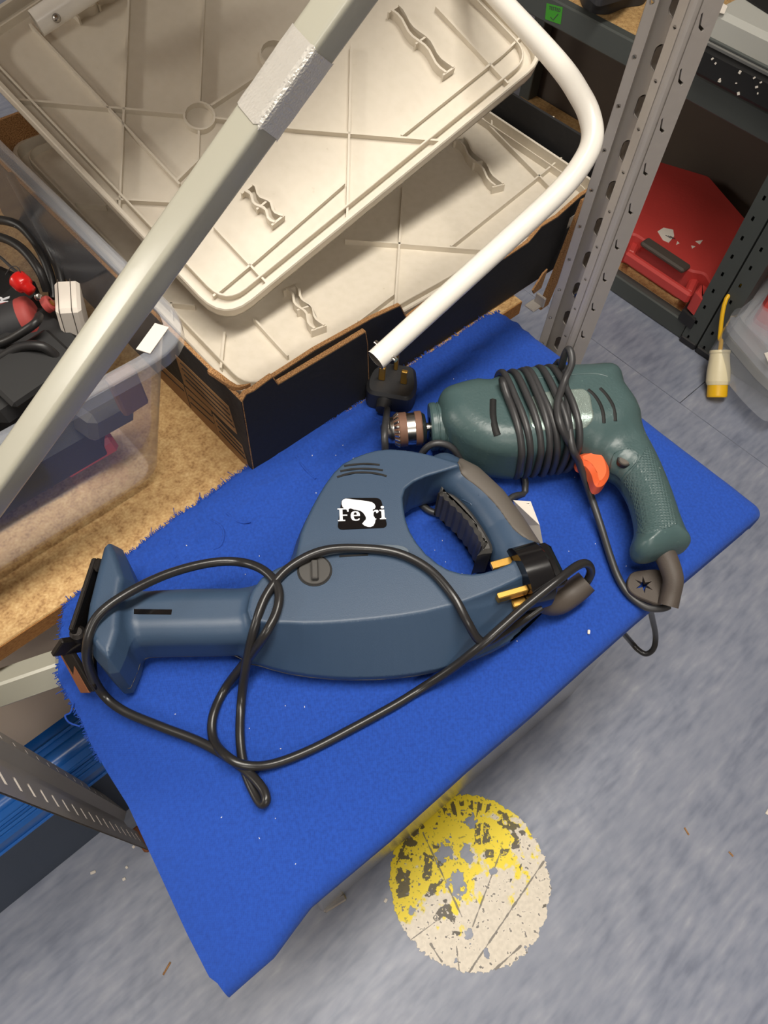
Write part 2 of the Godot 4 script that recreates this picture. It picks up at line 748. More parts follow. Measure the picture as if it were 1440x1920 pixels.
	mat("post_steel", Color8(184, 177, 170), 0.4, 0.2)
	relief(M.post_steel, mid_n, 0.1)
	tri(M.post_steel, Vector3(6, 6, 6))
	mat("rack_grey", Color8(74, 78, 76), 0.5, 0.1)
	mat("cabinet_steel", Color8(196, 196, 196), 0.22, 0.9)
	# cardboard
	var cb2 := mat("cardboard", Color.WHITE, 0.85)
	cb2.albedo_texture = ramped(fine.get_data(), 512, 512, [[0.2, Color8(120, 84, 50)], [0.5, Color8(164, 120, 76)], [0.8, Color8(190, 146, 98)]])
	tri(cb2, Vector3(10, 10, 10))
	relief(cb2, fine_n, 0.7)
	var bk := mat("black_print", Color8(24, 24, 27), 0.75)
	relief(bk, mid_n, 0.2)
	tri(bk, Vector3(6, 6, 6))
	mat("kraft_print", Color8(140, 104, 66), 0.8)
	var cp := mat("clear_plastic", Color(0.8, 0.83, 0.9, 0.09), 0.1)
	cp.transparency = BaseMaterial3D.TRANSPARENCY_ALPHA
	var cr := mat("clear_rim", Color(0.84, 0.86, 0.9, 0.18), 0.12)
	cr.transparency = BaseMaterial3D.TRANSPARENCY_ALPHA
	mat("blue_plastic", Color8(28, 96, 176), 0.3)
	mat("slate_plastic", Color8(58, 70, 88), 0.5)
	mat("beige_card", Color8(206, 188, 168), 0.8)
	mat("red_plastic", Color8(196, 66, 62), 0.45)
	relief(M.red_plastic, mid_n, 0.12)
	tri(M.red_plastic, Vector3(6, 6, 6))
	mat("red_gloss", Color8(206, 30, 28), 0.22)
	mat("dusty_red", Color8(170, 70, 66), 0.6)
	mat("grey_case", Color8(176, 176, 170), 0.4)
	mat("black_case", Color8(17, 17, 19), 0.6)
	mat("charcoal_case", Color8(50, 50, 53), 0.55)
	mat("green_sticker", Color8(62, 150, 40), 0.6)
	mat("cream_plastic", Color8(228, 216, 180), 0.45)
	mat("yellow", Color8(236, 184, 24), 0.4)
	mat("wall_paint", Color8(176, 164, 150), 0.85)
	mat("ceiling_paint", Color8(225, 225, 222), 0.9)
	mat("wood", Color8(160, 120, 78), 0.6)
	var st := Image.create(512, 512, false, Image.FORMAT_RGBA8)
	paint_sticker(st)
	var sm := mat("floor_sticker", Color.WHITE, 0.5)
	sm.albedo_texture = ImageTexture.create_from_image(st)
	sm.texture_repeat = false
	sm.transparency = BaseMaterial3D.TRANSPARENCY_ALPHA_SCISSOR
	sm.alpha_scissor_threshold = 0.5


# the worn round floor sign: what is left of its yellow and black print on white vinyl
func paint_sticker(im: Image) -> void:
	var n1 := noise(0.02, 61, 5)
	var n2 := noise(0.05, 62, 4)
	var n3 := noise(0.008, 63, 3)
	var holes := [[-0.33, -0.28, 0.1, 0.13], [-0.05, -0.28, 0.07, 0.11], [-0.14, 0.08, 0.11, 0.13], [0.28, -0.08, 0.06, 0.04], [0.07, -0.66, 0.07, 0.08], [-0.06, 0.58, 0.05, 0.06], [-0.72, 0.35, 0.04, 0.05], [-0.24, 0.98, 0.06, 0.12], [0.72, 0.72, 0.1, 0.03], [0.14, 0.78, 0.03, 0.04]]
	var scratches := [[-0.15, 1.05, 0.92, -0.2, 0.012], [0.0, 0.5, 0.42, -0.35, 0.01], [-0.55, -0.5, -0.12, 0.4, 0.012], [0.2, 0.95, 0.55, 0.7, 0.014], [-0.5, 0.68, -0.38, 0.85, 0.014], [-0.75, 0.65, -0.35, 0.4, 0.006], [-0.2, 0.7, -0.18, 0.95, 0.008]]
	var marks := [[-0.5, -0.12, 0.06, 0.16], [-0.34, -0.2, 0.05, 0.09], [-0.44, 0.1, 0.08, 0.08], [-0.3, 0.34, 0.11, 0.1], [-0.19, 0.57, 0.1, 0.03], [0.12, -0.5, 0.05, 0.16], [0.24, -0.5, 0.05, 0.14], [0.26, -0.28, 0.06, 0.06], [0.48, 0.02, 0.04, 0.04], [0.88, 0.28, 0.03, 0.03], [0.45, -0.3, 0.05, 0.04], [0.6, -0.4, 0.05, 0.05], [-0.4, -0.35, 0.05, 0.03], [0.62, -0.12, 0.02, 0.05]]
	for y in 512:
		for x in 512:
			var u := x / 256.0 - 1.0
			var v := y / 256.0 - 1.0
			var a := n1.get_noise_2d(x, y)
			var b := n2.get_noise_2d(x, y)
			var d := n3.get_noise_2d(x, y)
			var r := sqrt(u * u + v * v) + b * 0.03 + a * 0.03
			if r > 0.965:
				im.set_pixel(x, y, Color(0, 0, 0, 0))
				continue
			var gone := false
			for h in holes:
				var e := Vector2((u - h[0]) / h[2], (v - h[1]) / h[3])
				if e.length() + a * 1.2 + b * 0.8 < 0.9:
					gone = true
			if gone:
				im.set_pixel(x, y, Color(0, 0, 0, 0))
				continue
			var c := Color8(226, 216, 200).lerp(Color8(206, 196, 180), clampf(b * 0.8 + 0.2, 0, 1))
			var yl := -v * 0.95 - u * 0.42 + 0.06 + a * 0.5 + d * 0.5 + b * 0.1
			if r > 0.74 and u > 0.2:
				yl -= 0.25
			c = c.lerp(Color8(246, 220, 34), smoothstep(-0.02, 0.16, yl) * 0.95)
			if yl > 0.1 and b > 0.45:
				c = c.lerp(Color8(110, 100, 52), 0.5)
			# the dark band round the rim, with what is left of its lettering
			var an := atan2(v, u)
			if r > 0.74 and r < 0.9 and (an < -0.62 or an > 2.9) and a + d > -0.14:
				var gap := fposmod(an * 7.5, 1.0)
				if not (an > -2.1 and an < -1.25 and gap < 0.5):
					c = c.lerp(Color8(66, 60, 54), 0.82)
			for h in marks:
				var e := Vector2((u - h[0]) / h[2], (v - h[1]) / h[3])
				if maxf(absf(e.x + e.y * 0.3), absf(e.y)) + a * 0.8 < 0.8 and b > -0.25:
					c = c.lerp(Color8(72, 66, 58), 0.85)
			for h in scratches:
				var p := Vector2(h[0], h[1])
				var q := Vector2(h[2], h[3])
				var w := Vector2(u, v) - p
				var t := clampf(w.dot(q - p) / (q - p).length_squared(), 0, 1)
				if (w - (q - p) * t).length() < h[4] * (0.7 + a):
					c = c.lerp(Color8(104, 98, 92), 0.8)
			if b < -0.42 and a < 0:
				c = Color8(120, 114, 108)
			im.set_pixel(x, y, c)


func _ready() -> void:
	var cam := Camera3D.new()
	cam.name = "camera"
	cam.fov = 68.878
	cam.near = 0.02
	cam.far = 30.0
	cam.transform = Transform3D(Basis(Vector3(0.7391, 0.0515, 0.6716), Vector3(0.5511, 0.5271, -0.6469), Vector3(-0.3873, 0.8482, 0.3612)), Vector3(0, 1.2, 0))
	cam.current = true
	add_child(cam)
	var env := Environment.new()
	env.background_mode = Environment.BG_COLOR
	env.background_color = Color(0.05, 0.05, 0.055)
	env.tonemap_mode = Environment.TONE_MAPPER_LINEAR
	env.tonemap_exposure = 1.26
	env.sdfgi_enabled = true
	env.ssao_enabled = true
	env.ssil_enabled = true
	var we := WorldEnvironment.new()
	we.name = "environment"
	we.environment = env
	add_child(we)
	make_materials()
	ceiling_light(Vector3(0.25, 2.56, -0.12), Vector2(1.5, 0.3), 3.4, "ceiling light panel above the shelf with the blue cloth")
	ceiling_light(Vector3(-3.2, 2.56, -2.5), Vector2(1.8, 0.6), 8.0, "ceiling light panel far off at the left end of the room")
	ceiling_light(Vector3(-1.0, 2.56, 1.5), Vector2(1.5, 0.3), 1.6, "ceiling light panel over the aisle in front of the shelf")
	room()
	shelving()
	cabinet()
	cloth()
	cardboard_box()
	panels()
	tube_frame()
	taped_bar()
	tub()
	tub_contents()
	under_shelf()
	rack()
	saw()
	drill()
	small_things()


func ceiling_light(at: Vector3, size: Vector2, energy: float, label: String) -> void:
	var t := thing("ceiling_light", label, "lamp", at)
	var g := G.new()
	g.box(Transform3D(Basis.IDENTITY, at + Vector3(0, 0.015, 0)), Vector3(size.x + 0.06, 0.05, size.y + 0.06), 0.006)
	part("housing", g, M.ceiling_paint, t)
	g = G.new()
	g.box(Transform3D(Basis.IDENTITY, at + Vector3(0, -0.012, 0)), Vector3(size.x, 0.006, size.y))
	if not M.has("lamp_glow"):
		var m := mat("lamp_glow", Color(0.9, 0.9, 0.88), 0.5)
		m.emission_enabled = true
		m.emission = Color(1.0, 0.97, 0.92)
		m.emission_energy_multiplier = 4.0
	part("diffuser", g, M.lamp_glow, t)
	var l := AreaLight3D.new()
	l.name = "panel_light"
	l.area_size = size
	l.light_energy = energy
	l.light_color = Color(1.0, 0.975, 0.93)
	l.shadow_enabled = true
	l.set("area_range", 12.0)
	l.rotation.x = -PI / 2
	l.position = Vector3(0, -0.02, 0)
	t.add_child(l)


func room() -> void:
	var g := G.new()
	g.box(Transform3D(Basis.IDENTITY, Vector3(-1.2, -0.06, -0.6)), Vector3(7.2, 0.1, 7.2))
	var f := struct("floor", g, M.dark)
	for r in [[-4.7, -4.1, 1.2155, 2.8], [1.2165, -4.1, 2.3, -0.3035], [1.2165, -0.3025, 2.3, 2.8]]:
		g = G.new()
		g.prism(rect2(r[0], r[1], r[2], r[3]), -0.01, 0.0, 0.0006)
		part("vinyl_sheet", g, M.vinyl, f)
	for w in [["wall_left", Vector3(-4.75, 1.3, -0.6), Vector3(0.1, 2.7, 7.2)], ["wall_right", Vector3(2.35, 1.3, -0.6), Vector3(0.1, 2.7, 7.2)], ["wall_back", Vector3(-1.2, 1.3, -4.15), Vector3(7.2, 2.7, 0.1)], ["wall_front", Vector3(-1.2, 1.3, 2.85), Vector3(7.2, 2.7, 0.1)]]:
		g = G.new()
		g.box(Transform3D(Basis.IDENTITY, w[1]), w[2])
		struct(w[0], g, M.wall_paint)
	g = G.new()
	g.box(Transform3D(Basis.IDENTITY, Vector3(-1.2, 2.66, -0.6)), Vector3(7.2, 0.1, 7.2))
	struct("ceiling", g, M.ceiling_paint)


# rolled steel upright: a profile in (along x, along z) swept up; flanges carry slots
func shelving() -> void:
	var t := thing("metal_shelving", "grey slotted steel shelving with a chipboard shelf, carrying the clear tub", "shelving", Vector3(0.25, 0, -0.6))
	# right upright
	var up := Vector3.UP
	var slot_cut := rounded(PackedVector2Array([Vector2(0.012, 0.011), Vector2(0.026, 0.011), Vector2(0.031, 0.015), Vector2(0.031, 0.024), Vector2(0.012, 0.024), Vector2(0.008, 0.019)]), 0.002, 2)
	var dot := ngon(Vector2(0.020, 0.004), 0.0022, 10)
	var small := ngon(Vector2(0.012, 0.004), 0.0018, 8)
	var chev := PackedVector2Array([Vector2(0.010, 0.010), Vector2(0.014, 0.005), Vector2(0.024, 0.0025), Vector2(0.025, 0.004), Vector2(0.0155, 0.0065), Vector2(0.012, 0.0115)])
	var h := 2.0
	var g := G.new()
	var pt := func(x: float, z: float) -> Vector3: return Vector3(x, 0.0, z)
	var pr := [Vector2(0.598, -0.3315), Vector2(0.604, -0.3245), Vector2(0.608, -0.3255), Vector2(0.612, -0.3290), Vector2(0.616, -0.3305), Vector2(0.616, -0.3010), Vector2(0.6075, -0.3010), Vector2(0.6015, -0.3025), Vector2(0.600, -0.3050), Vector2(0.5995, -0.2965), Vector2(0.600, -0.2940), Vector2(0.602, -0.2918), Vector2(0.605, -0.2903), Vector2(0.6245, -0.2835), Vector2(0.6245, -0.331)]
	for i in pr.size() - 1:
		var a := pt.call(pr[i].x, pr[i].y) as Vector3
		var b := pt.call(pr[i + 1].x, pr[i + 1].y) as Vector3
		if i == 0:
			g.slotted(a, up, h, b - a, 0.0412, dot)
		elif i == 4:
			g.slotted(a, up, h, b - a, 0.0412, slot_cut)
		elif i == 8:
			g.slotted(a, up, h, b - a, 0.0412, small)
		elif i == 12:
			g.slotted(a, up, h, b - a, 0.0412, chev)
		else:
			var o := Vector3(-(b - a).z, 0, (b - a).x)
			g.quad(a, b, b + up * h, a + up * h, o)
	part("upright", g, M.post_steel, t)
	# left upright, a little out of true
	var d := Vector3(0, 1, 0.1).normalized()
	var f := Vector3(-0.1, 0, -0.31)
	g = G.new()
	var long := 1.1
	var s1 := rounded(PackedVector2Array([Vector2(0.014, 0.004), Vector2(0.018, 0.004), Vector2(0.018, 0.011), Vector2(0.014, 0.011)]), 0.001, 1)
	var s2 := rounded(PackedVector2Array([Vector2(0.010, 0.007), Vector2(0.017, 0.007), Vector2(0.017, 0.022), Vector2(0.010, 0.022)]), 0.001, 1)
	var q := [Vector3(-0.102, 0, -0.303), Vector3(-0.101, 0, -0.335), Vector3(-0.109, 0, -0.345), Vector3(-0.109, 0, -0.362), Vector3(-0.099, 0, -0.371), Vector3(-0.099, 0, -0.384), Vector3(-0.110, 0, -0.3835), Vector3(-0.112, 0, -0.402)]
	for i in 7:
		if i == 0:
			g.slotted(q[1], d, long, q[0] - q[1], 0.036, s2)
		elif i == 4:
			g.slotted(q[5], d, long, q[4] - q[5], 0.036, s1)
		elif i == 6:
			g.slotted(q[7], d, long, q[6] - q[7], 0.036, s1)
		else:
			var e: Vector3 = q[i + 1] - q[i]
			g.quad(q[i], q[i + 1], q[i + 1] + d * long, q[i] + d * long, Vector3(-e.z, 0, e.x))
	var left := part("upright", g, M.post_steel, t)
	g = G.new()
	g.box(Transform3D(Basis.IDENTITY, f + Vector3(-0.002, 0.006, -0.012)), Vector3(0.014, 0.012, 0.04), 0.003)
	part("rusty_foot", g, M.orange_rust, left, "rusty foot")
	# shelf board
	g = G.new()
	g.prism(rect2(-0.62, -1.05, 0.592, -0.366), 0.5795, 0.6, 0.001)
	var b := part("shelf_board", g, M.chipboard, t)
	g = G.new()
	g.box(Transform3D(Basis.IDENTITY, Vector3(-0.014, 0.5893, -0.3657)), Vector3(1.212, 0.0185, 0.0012))
	part("raw_edge", g, M.chipboard_edge, b, "rough sawn edge")
	g = G.new()
	g.prism(rect2(-0.62, -1.05, 0.592, -0.43), 1.34, 1.358, 0.001)  # unseen upper board, added to shade the back of the cream panels
	part("shelf_board", g, M.chipboard, t)
	# bracket and bolt beside the right upright
	g = G.new()
	g.box(Transform3D(Basis.IDENTITY, Vector3(0.590, 0.606, -0.348)), Vector3(0.016, 0.003, 0.014), 0.001)
	g.box(Transform3D(Basis.IDENTITY, Vector3(0.596, 0.613, -0.345)), Vector3(0.003, 0.014, 0.014), 0.001)
	part("bracket", g, M.post_steel, t)
	g = G.new()
	g.lathe(Transform3D(Basis(Vector3(0, 0, 1), Vector3(-1, 0, 0), Vector3(0, -1, 0)), Vector3(0.617, 0.634, -0.309)), PackedVector2Array([Vector2(0.007, 0), Vector2(0.007, 0.004), Vector2(0.005, 0.006), Vector2(0, 0.0065)]), 6)
	part("bolt", g, M.steel, t)


func cabinet() -> void:
	var at := Vector3(0.29, 0, -0.21)
	var t := thing("steel_cabinet", "low shiny steel cabinet standing under the blue cloth", "cabinet", at)
	var b := Basis(Vector3.UP, -0.06)
	var g := G.new()
	g.box(Transform3D(b, Vector3(0.298, 0.292, -0.2075)), Vector3(0.515, 0.572, 0.3), 0.003)
	part("body", g, M.cabinet_steel, t)
	g = G.new()
	g.box(Transform3D(Basis.IDENTITY, Vector3(0.292, 0.588, -0.2)), Vector3(0.49, 0.014, 0.27), 0.002)
	part("top_board", g, M.wood, t)
	g = G.new()
	g.bar(Vector3(0.0349, 0.0060, -0.0745), Vector3(0.0697, 0.0060, -0.0666), 0.01, 0.012, Vector3.UP, 0.002)
	part("foot", g, M.steel, t)


func zline(p: PackedVector3Array, z: float) -> Vector3:
	for i in p.size() - 1:
		if z <= p[i + 1].z:
			return p[i].lerp(p[i + 1], clampf((z - p[i].z) / (p[i + 1].z - p[i].z), 0, 1))
	return p[p.size() - 1]


func xline(p: PackedVector2Array, x: float) -> float:
	for i in p.size() - 1:
		if x <= p[i + 1].x:
			return lerpf(p[i].y, p[i + 1].y, clampf((x - p[i].x) / (p[i + 1].x - p[i].x), 0, 1))
	return p[p.size() - 1].y


func cloth() -> void:
	var le := PackedVector3Array([Vector3(0.0018, 0.6030, -0.3637), Vector3(-0.0176, 0.5980, -0.3395), Vector3(-0.0356, 0.5920, -0.3150), Vector3(-0.0380, 0.5880, -0.2962), Vector3(-0.0394, 0.5860, -0.2765), Vector3(-0.0443, 0.5840, -0.2531), Vector3(-0.0466, 0.5810, -0.2230), Vector3(-0.0479, 0.5780, -0.1956), Vector3(-0.0571, 0.5740, -0.1389), Vector3(-0.0645, 0.5710, -0.0942), Vector3(-0.0684, 0.5700, -0.0613), Vector3(-0.0631, 0.5690, -0.0435)])
	var back := PackedVector2Array([Vector2(0.0018, -0.3630), Vector2(0.0376, -0.3671), Vector2(0.0806, -0.3711), Vector2(0.1398, -0.3742), Vector2(0.2097, -0.3773), Vector2(0.2852, -0.3719), Vector2(0.3740, -0.3658), Vector2(0.4193, -0.3731), Vector2(0.4838, -0.3723), Vector2(0.5316, -0.3728), Vector2(0.5658, -0.3672)])
	var front := PackedVector2Array([Vector2(-0.0628, -0.0433), Vector2(-0.0197, -0.0391), Vector2(0.0204, -0.0454), Vector2(0.0915, -0.0401), Vector2(0.1724, -0.0373), Vector2(0.2461, -0.0322), Vector2(0.3146, -0.0293), Vector2(0.3806, -0.0260), Vector2(0.4654, -0.0198), Vector2(0.5572, -0.0137)])
	var xr := 0.566
	var ns := 150
	var nt := 100
	var nz := noise(6.0, 71, 3)
	var ny := noise(38.0, 72, 2)
	var pos := []
	for j in nt + 1:
		var row := PackedVector3Array()
		var t := float(j) / nt
		for i in ns + 1:
			var s := float(i) / ns
			var x0 := lerpf(-0.001, -0.058, t)
			var x := lerpf(x0, xr, s)
			var zb := xline(back, x) + 0.0022 * ny.get_noise_1d(x * 60.0)
			var zf := xline(front, x)
			var tt := minf(t / 0.9, 1.0)
			var z := lerpf(zb, zf - 0.012, tt)
			var e := zline(le, z)
			x = lerpf(e.x, xr, s)
			var u := maxf(0.0, 1.0 - s / 0.16)
			var y := 0.6045 - (0.6045 - e.y) * u * u
			y += 0.0016 * nz.get_noise_2d(x, z) * minf(1.0, s * 6.0)
			var hem := clampf(1.0 - absf(z - zb - 0.028) / 0.03, 0.0, 1.0)
			y += 0.006 * hem * maxf(0.0, ny.get_noise_2d(x * 0.8, z * 1.6))
			y -= 0.0012 * exp(-pow((z - zb - 0.052) / 0.0018, 2.0))
			if t < 0.02:
				y -= 0.001
			if s > 0.965:
				var a := (s - 0.965) / 0.035 * PI * 0.5
				x = xr - 0.02 + 0.024 * sin(a)
				y -= 0.034 * (1.0 - cos(a))
			if t > 0.9:
				var a := (t - 0.9) / 0.1
				if a < 0.6:
					z = zf - 0.012 + 0.012 * sin(a / 0.6 * PI * 0.5)
					y -= 0.012 * (1.0 - cos(a / 0.6 * PI * 0.5))
				else:
					z = zf
					y -= 0.012 + (a - 0.6) / 0.4 * 0.02 * minf(1.0, s * 3.0)
			row.append(Vector3(x, y, z))
		pos.append(row)
	var g := G.new()
	var nor := []
	for j in nt + 1:
		var row := PackedVector3Array()
		for i in ns + 1:
			var dx: Vector3 = pos[j][mini(i + 1, ns)] - pos[j][maxi(i - 1, 0)]
			var dz: Vector3 = pos[mini(j + 1, nt)][i] - pos[maxi(j - 1, 0)][i]
			row.append(dz.cross(dx).normalized())
		nor.append(row)
	for j in nt:
		for i in ns:
			g.sq(pos[j][i], pos[j][i + 1], pos[j + 1][i + 1], pos[j + 1][i], nor[j][i], nor[j][i + 1], nor[j + 1][i + 1], nor[j + 1][i])
	# the edges have the cloth's thickness
	for j in nt:
		g.quad(pos[j][0], pos[j + 1][0], pos[j + 1][0] + Vector3(0.001, -0.0025, 0), pos[j][0] + Vector3(0.001, -0.0025, 0), Vector3(-1, 0, 0))
	for i in ns:
		g.quad(pos[0][i], pos[0][i + 1], pos[0][i + 1] + Vector3(0, -0.0025, 0), pos[0][i] + Vector3(0, -0.0025, 0), Vector3(0, 0, -1))
	var t2 := thing("blue_cloth", "folded royal blue felt cloth with a frayed back edge under the two power tools", "cloth", Vector3(0.26, 0.6, -0.2))
	var c := part("fabric", g, M.blue_cloth, t2)
	# frayed threads along the back edge and the left end
	var rng := RandomNumberGenerator.new()
	rng.seed = 17
	g = G.new()
	for k in 1100:
		var p: Vector3
		var d: Vector3
		if k < 900:
			p = (pos[0] as PackedVector3Array)[rng.randi_range(0, ns - 4)] + Vector3(rng.randf_range(0, 0.004), 0.0, 0.001)
			d = Vector3(rng.randf_range(-0.6, 0.6), rng.randf_range(-0.1, 0.5), -1).normalized()
		else:
			p = (pos[rng.randi_range(0, 36)] as PackedVector3Array)[0] + Vector3(0.001, 0, rng.randf_range(-0.002, 0.002))
			d = Vector3(-1, rng.randf_range(-0.3, 0.4), rng.randf_range(-0.7, 0.7)).normalized()
		var l := rng.randf_range(0.0015, 0.0042)
		if rng.randf() < 0.03:
			l *= 2.2
		var m := p + d * l * 0.6
		g.tube(PackedVector3Array([p, m, m + (d + Vector3(rng.randf_range(-0.5, 0.5), rng.randf_range(-0.3, 0.5), 0)).normalized() * l * 0.5]), 0.00035, 4, false)
	part("fringe", g, M.blue_cloth, c, "frayed threads", true)
	# loose threads and puckers along the seam
	g = G.new()
	for line in [PackedVector3Array([Vector3(0.1443, 0.6045, -0.3509), Vector3(0.1473, 0.6045, -0.3409), Vector3(0.1452, 0.6045, -0.3315), Vector3(0.1358, 0.6045, -0.3233), Vector3(0.1282, 0.6045, -0.3241)]), PackedVector3Array([Vector3(0.1599, 0.6045, -0.3475), Vector3(0.1610, 0.6045, -0.3367), Vector3(0.1652, 0.6045, -0.3293), Vector3(0.1711, 0.6045, -0.3258)]), PackedVector3Array([Vector3(0.1043, 0.6045, -0.3576), Vector3(0.0975, 0.6045, -0.3490), Vector3(0.0982, 0.6045, -0.3384)]), PackedVector3Array([Vector3(0.2492, 0.6045, -0.3568), Vector3(0.2472, 0.6045, -0.3452), Vector3(0.2463, 0.6045, -0.3327), Vector3(0.2471, 0.6045, -0.3239)]), PackedVector3Array([Vector3(0.3403, 0.6045, -0.3450), Vector3(0.3449, 0.6045, -0.3339), Vector3(0.3550, 0.6045, -0.3328)]), PackedVector3Array([Vector3(0.4458, 0.6045, -0.3426), Vector3(0.4482, 0.6045, -0.3328), Vector3(0.4648, 0.6045, -0.3290)])]:
		g.tube(curve3(line, 5), 0.0013, 7)
	g.tube(curve3(PackedVector3Array([Vector3(-0.0369, 0.5900, -0.2885), Vector3(-0.0429, 0.5900, -0.2832), Vector3(-0.0474, 0.5900, -0.2837), Vector3(-0.0477, 0.5900, -0.2765), Vector3(-0.0429, 0.5900, -0.2683)]), 4), 0.0008, 5)
	part("loose_thread", g, M.blue_cloth, c)
	g = G.new()
	for k in 60:
		var p: Vector3 = pos[rng.randi_range(6, 88)][rng.randi_range(8, 140)]
		g.box(Transform3D(Basis(Vector3.UP, rng.randf() * 3.0), p + Vector3(0, 0.0004, 0)), Vector3(rng.randf_range(0.0005, 0.0013), 0.0005, 0.0005))
	part("lint", g, M.paper, c, "specks of lint", true)


func lofted(g: G, a: PackedVector2Array, ya: float, b: PackedVector2Array, yb: float) -> void:
	g.wall(a, b, ya, yb, Transform3D.IDENTITY, 0.0)


func cardboard_box() -> void:
	var t := thing("cardboard_box", "torn black printed cardboard box without a lid holding the cream panels", "box", Vector3(0.48, 0.6, -0.62))
	var g := G.new()
	var x0 := 0.208
	var x1 := 0.752
	var zf := -0.371
	var zb := -0.87
	# polygons in (x, height) are laid with the prism's y axis along z
	var fz := Transform3D(Basis(Vector3(1, 0, 0), Vector3(0, 0, 1), Vector3(0, 1, 0)), Vector3.ZERO)
	var outer := PackedVector2Array([Vector2(0.2082, 0.7046), Vector2(0.2135, 0.7104), Vector2(0.2217, 0.7091), Vector2(0.2391, 0.7116), Vector2(0.2425, 0.7118), Vector2(0.2472, 0.6990), Vector2(0.2981, 0.6983), Vector2(0.3497, 0.6979), Vector2(0.3531, 0.6792), Vector2(0.3596, 0.5928)])
	outer.append_array(PackedVector2Array([Vector2(0.34, 0.601), Vector2(x0, 0.601)]))
	g.prism(outer, zf - 0.0055, zf - 0.0005, 0.0, fz)
	part("torn_flap", g, M.cardboard, t)
	g = G.new()
	g.prism(G.inset(outer, 0.0012 if G.area(outer) > 0.0 else -0.0012), zf - 0.0006, zf, 0.0, fz)
	part("printed_face", g, M.black_print, t)
	var inner := PackedVector2Array([Vector2(0.2130, 0.6991), Vector2(0.2428, 0.7032), Vector2(0.2696, 0.7044), Vector2(0.2940, 0.7057), Vector2(0.3287, 0.7038), Vector2(0.3615, 0.7024), Vector2(0.3996, 0.6967), Vector2(0.4105, 0.6731), Vector2(0.4417, 0.6773), Vector2(0.5047, 0.6724), Vector2(0.5237, 0.6776), Vector2(0.5540, 0.6724), Vector2(0.5921, 0.6743), Vector2(0.6100, 0.6862), Vector2(0.6367, 0.6860), Vector2(0.6736, 0.6964), Vector2(0.6923, 0.6963)])
	inner.append_array(PackedVector2Array([Vector2(x1, 0.705), Vector2(x1, 0.601), Vector2(x0, 0.601)]))
	g = G.new()
	g.prism(inner, zf - 0.0105, zf - 0.0065, 0.0, fz)
	var fr := part("front_wall", g, M.cardboard, t)
	g = G.new()
	g.prism(G.inset(inner, 0.0012 if G.area(inner) > 0.0 else -0.0012), zf - 0.0066, zf - 0.006, 0.0, fz)
	part("printed_face", g, M.black_print, fr)
	# fluting seen in the torn edge
	g = G.new()
	var e0 := Vector3(0.2484, 0.6973, -0.3778)
	var e1 := Vector3(0.3514, 0.6948, -0.3778)
	var zig := PackedVector3Array()
	for i in 46:
		zig.append(e0.lerp(e1, i / 45.0) + Vector3(0, 0.0009, 0.0018 if i % 2 else -0.0018))
	g.tube(zig, 0.0004, 4)
	part("fluting", g, M.kraft_print, t)
	# left wall, printed outside
	g = G.new()
	g.box(Transform3D(Basis.IDENTITY, Vector3(x0 + 0.0022, 0.652, (zf + zb) * 0.5)), Vector3(0.0036, 0.103, zf - zb - 0.012))
	var lw := part("side_wall", g, M.cardboard, t)
	g = G.new()
	g.box(Transform3D(Basis.IDENTITY, Vector3(x0, 0.652, (zf + zb) * 0.5)), Vector3(0.0008, 0.1035, zf - zb - 0.001))
	part("printed_face", g, M.black_print, lw)
	# brown printed panels with lines of text
	var fx := Transform3D(Basis(Vector3(0, 0, 1), Vector3(-1, 0, 0), Vector3(0, 1, 0)), Vector3.ZERO)
	for q in [PackedVector2Array([Vector2(-0.4786, 0.6750), Vector2(-0.3943, 0.6778), Vector2(-0.3882, 0.6437), Vector2(-0.4754, 0.6370)]), PackedVector2Array([Vector2(-0.5311, 0.6272), Vector2(-0.4785, 0.6327), Vector2(-0.4754, 0.5998), Vector2(-0.5330, 0.5869)]), PackedVector2Array([Vector2(-0.4758, 0.6327), Vector2(-0.4317, 0.6378), Vector2(-0.4271, 0.6017), Vector2(-0.4723, 0.5942)]), PackedVector2Array([Vector2(-0.4290, 0.6348), Vector2(-0.3830, 0.6317), Vector2(-0.3777, 0.6047), Vector2(-0.3890, 0.5988), Vector2(-0.4255, 0.5973)])]:
		g = G.new()
		g.prism(q, -0.2075, -0.207, 0.0, fx)
		g.v = flip(g.v)
		part("printed_panel", g, M.kraft_print, lw)
	g = G.new()
	for q in [PackedVector2Array([Vector2(-0.4707, 0.6710), Vector2(-0.3957, 0.6730)]), PackedVector2Array([Vector2(-0.4702, 0.6642), Vector2(-0.3939, 0.6665)]), PackedVector2Array([Vector2(-0.4691, 0.6563), Vector2(-0.3922, 0.6590)]), PackedVector2Array([Vector2(-0.4686, 0.6492), Vector2(-0.3902, 0.6522)]), PackedVector2Array([Vector2(-0.4235, 0.6306), Vector2(-0.3832, 0.6285)]), PackedVector2Array([Vector2(-0.4226, 0.6233), Vector2(-0.3811, 0.6213)]), PackedVector2Array([Vector2(-0.4217, 0.6158), Vector2(-0.3799, 0.6140)]), PackedVector2Array([Vector2(-0.4712, 0.6251), Vector2(-0.4305, 0.6304)]), PackedVector2Array([Vector2(-0.4707, 0.6143), Vector2(-0.4296, 0.6199)]), PackedVector2Array([Vector2(-0.5239, 0.6193), Vector2(-0.4789, 0.6238)])]:
		var a := Vector3(0.2068, q[0].y, q[0].x)
		var b := Vector3(0.2068, q[1].y, q[1].x)
		g.bar(a, b, 0.0004, 0.0011, Vector3(1, 0, 0))
	part("print_lines", g, M.black_print, lw, "", true)
	g = G.new()
	g.box(Transform3D(Basis.IDENTITY, Vector3(x1, 0.652, (zf + zb) * 0.5)), Vector3(0.004, 0.103, zf - zb - 0.014))
	part("side_wall", g, M.black_print, t)
	g = G.new()
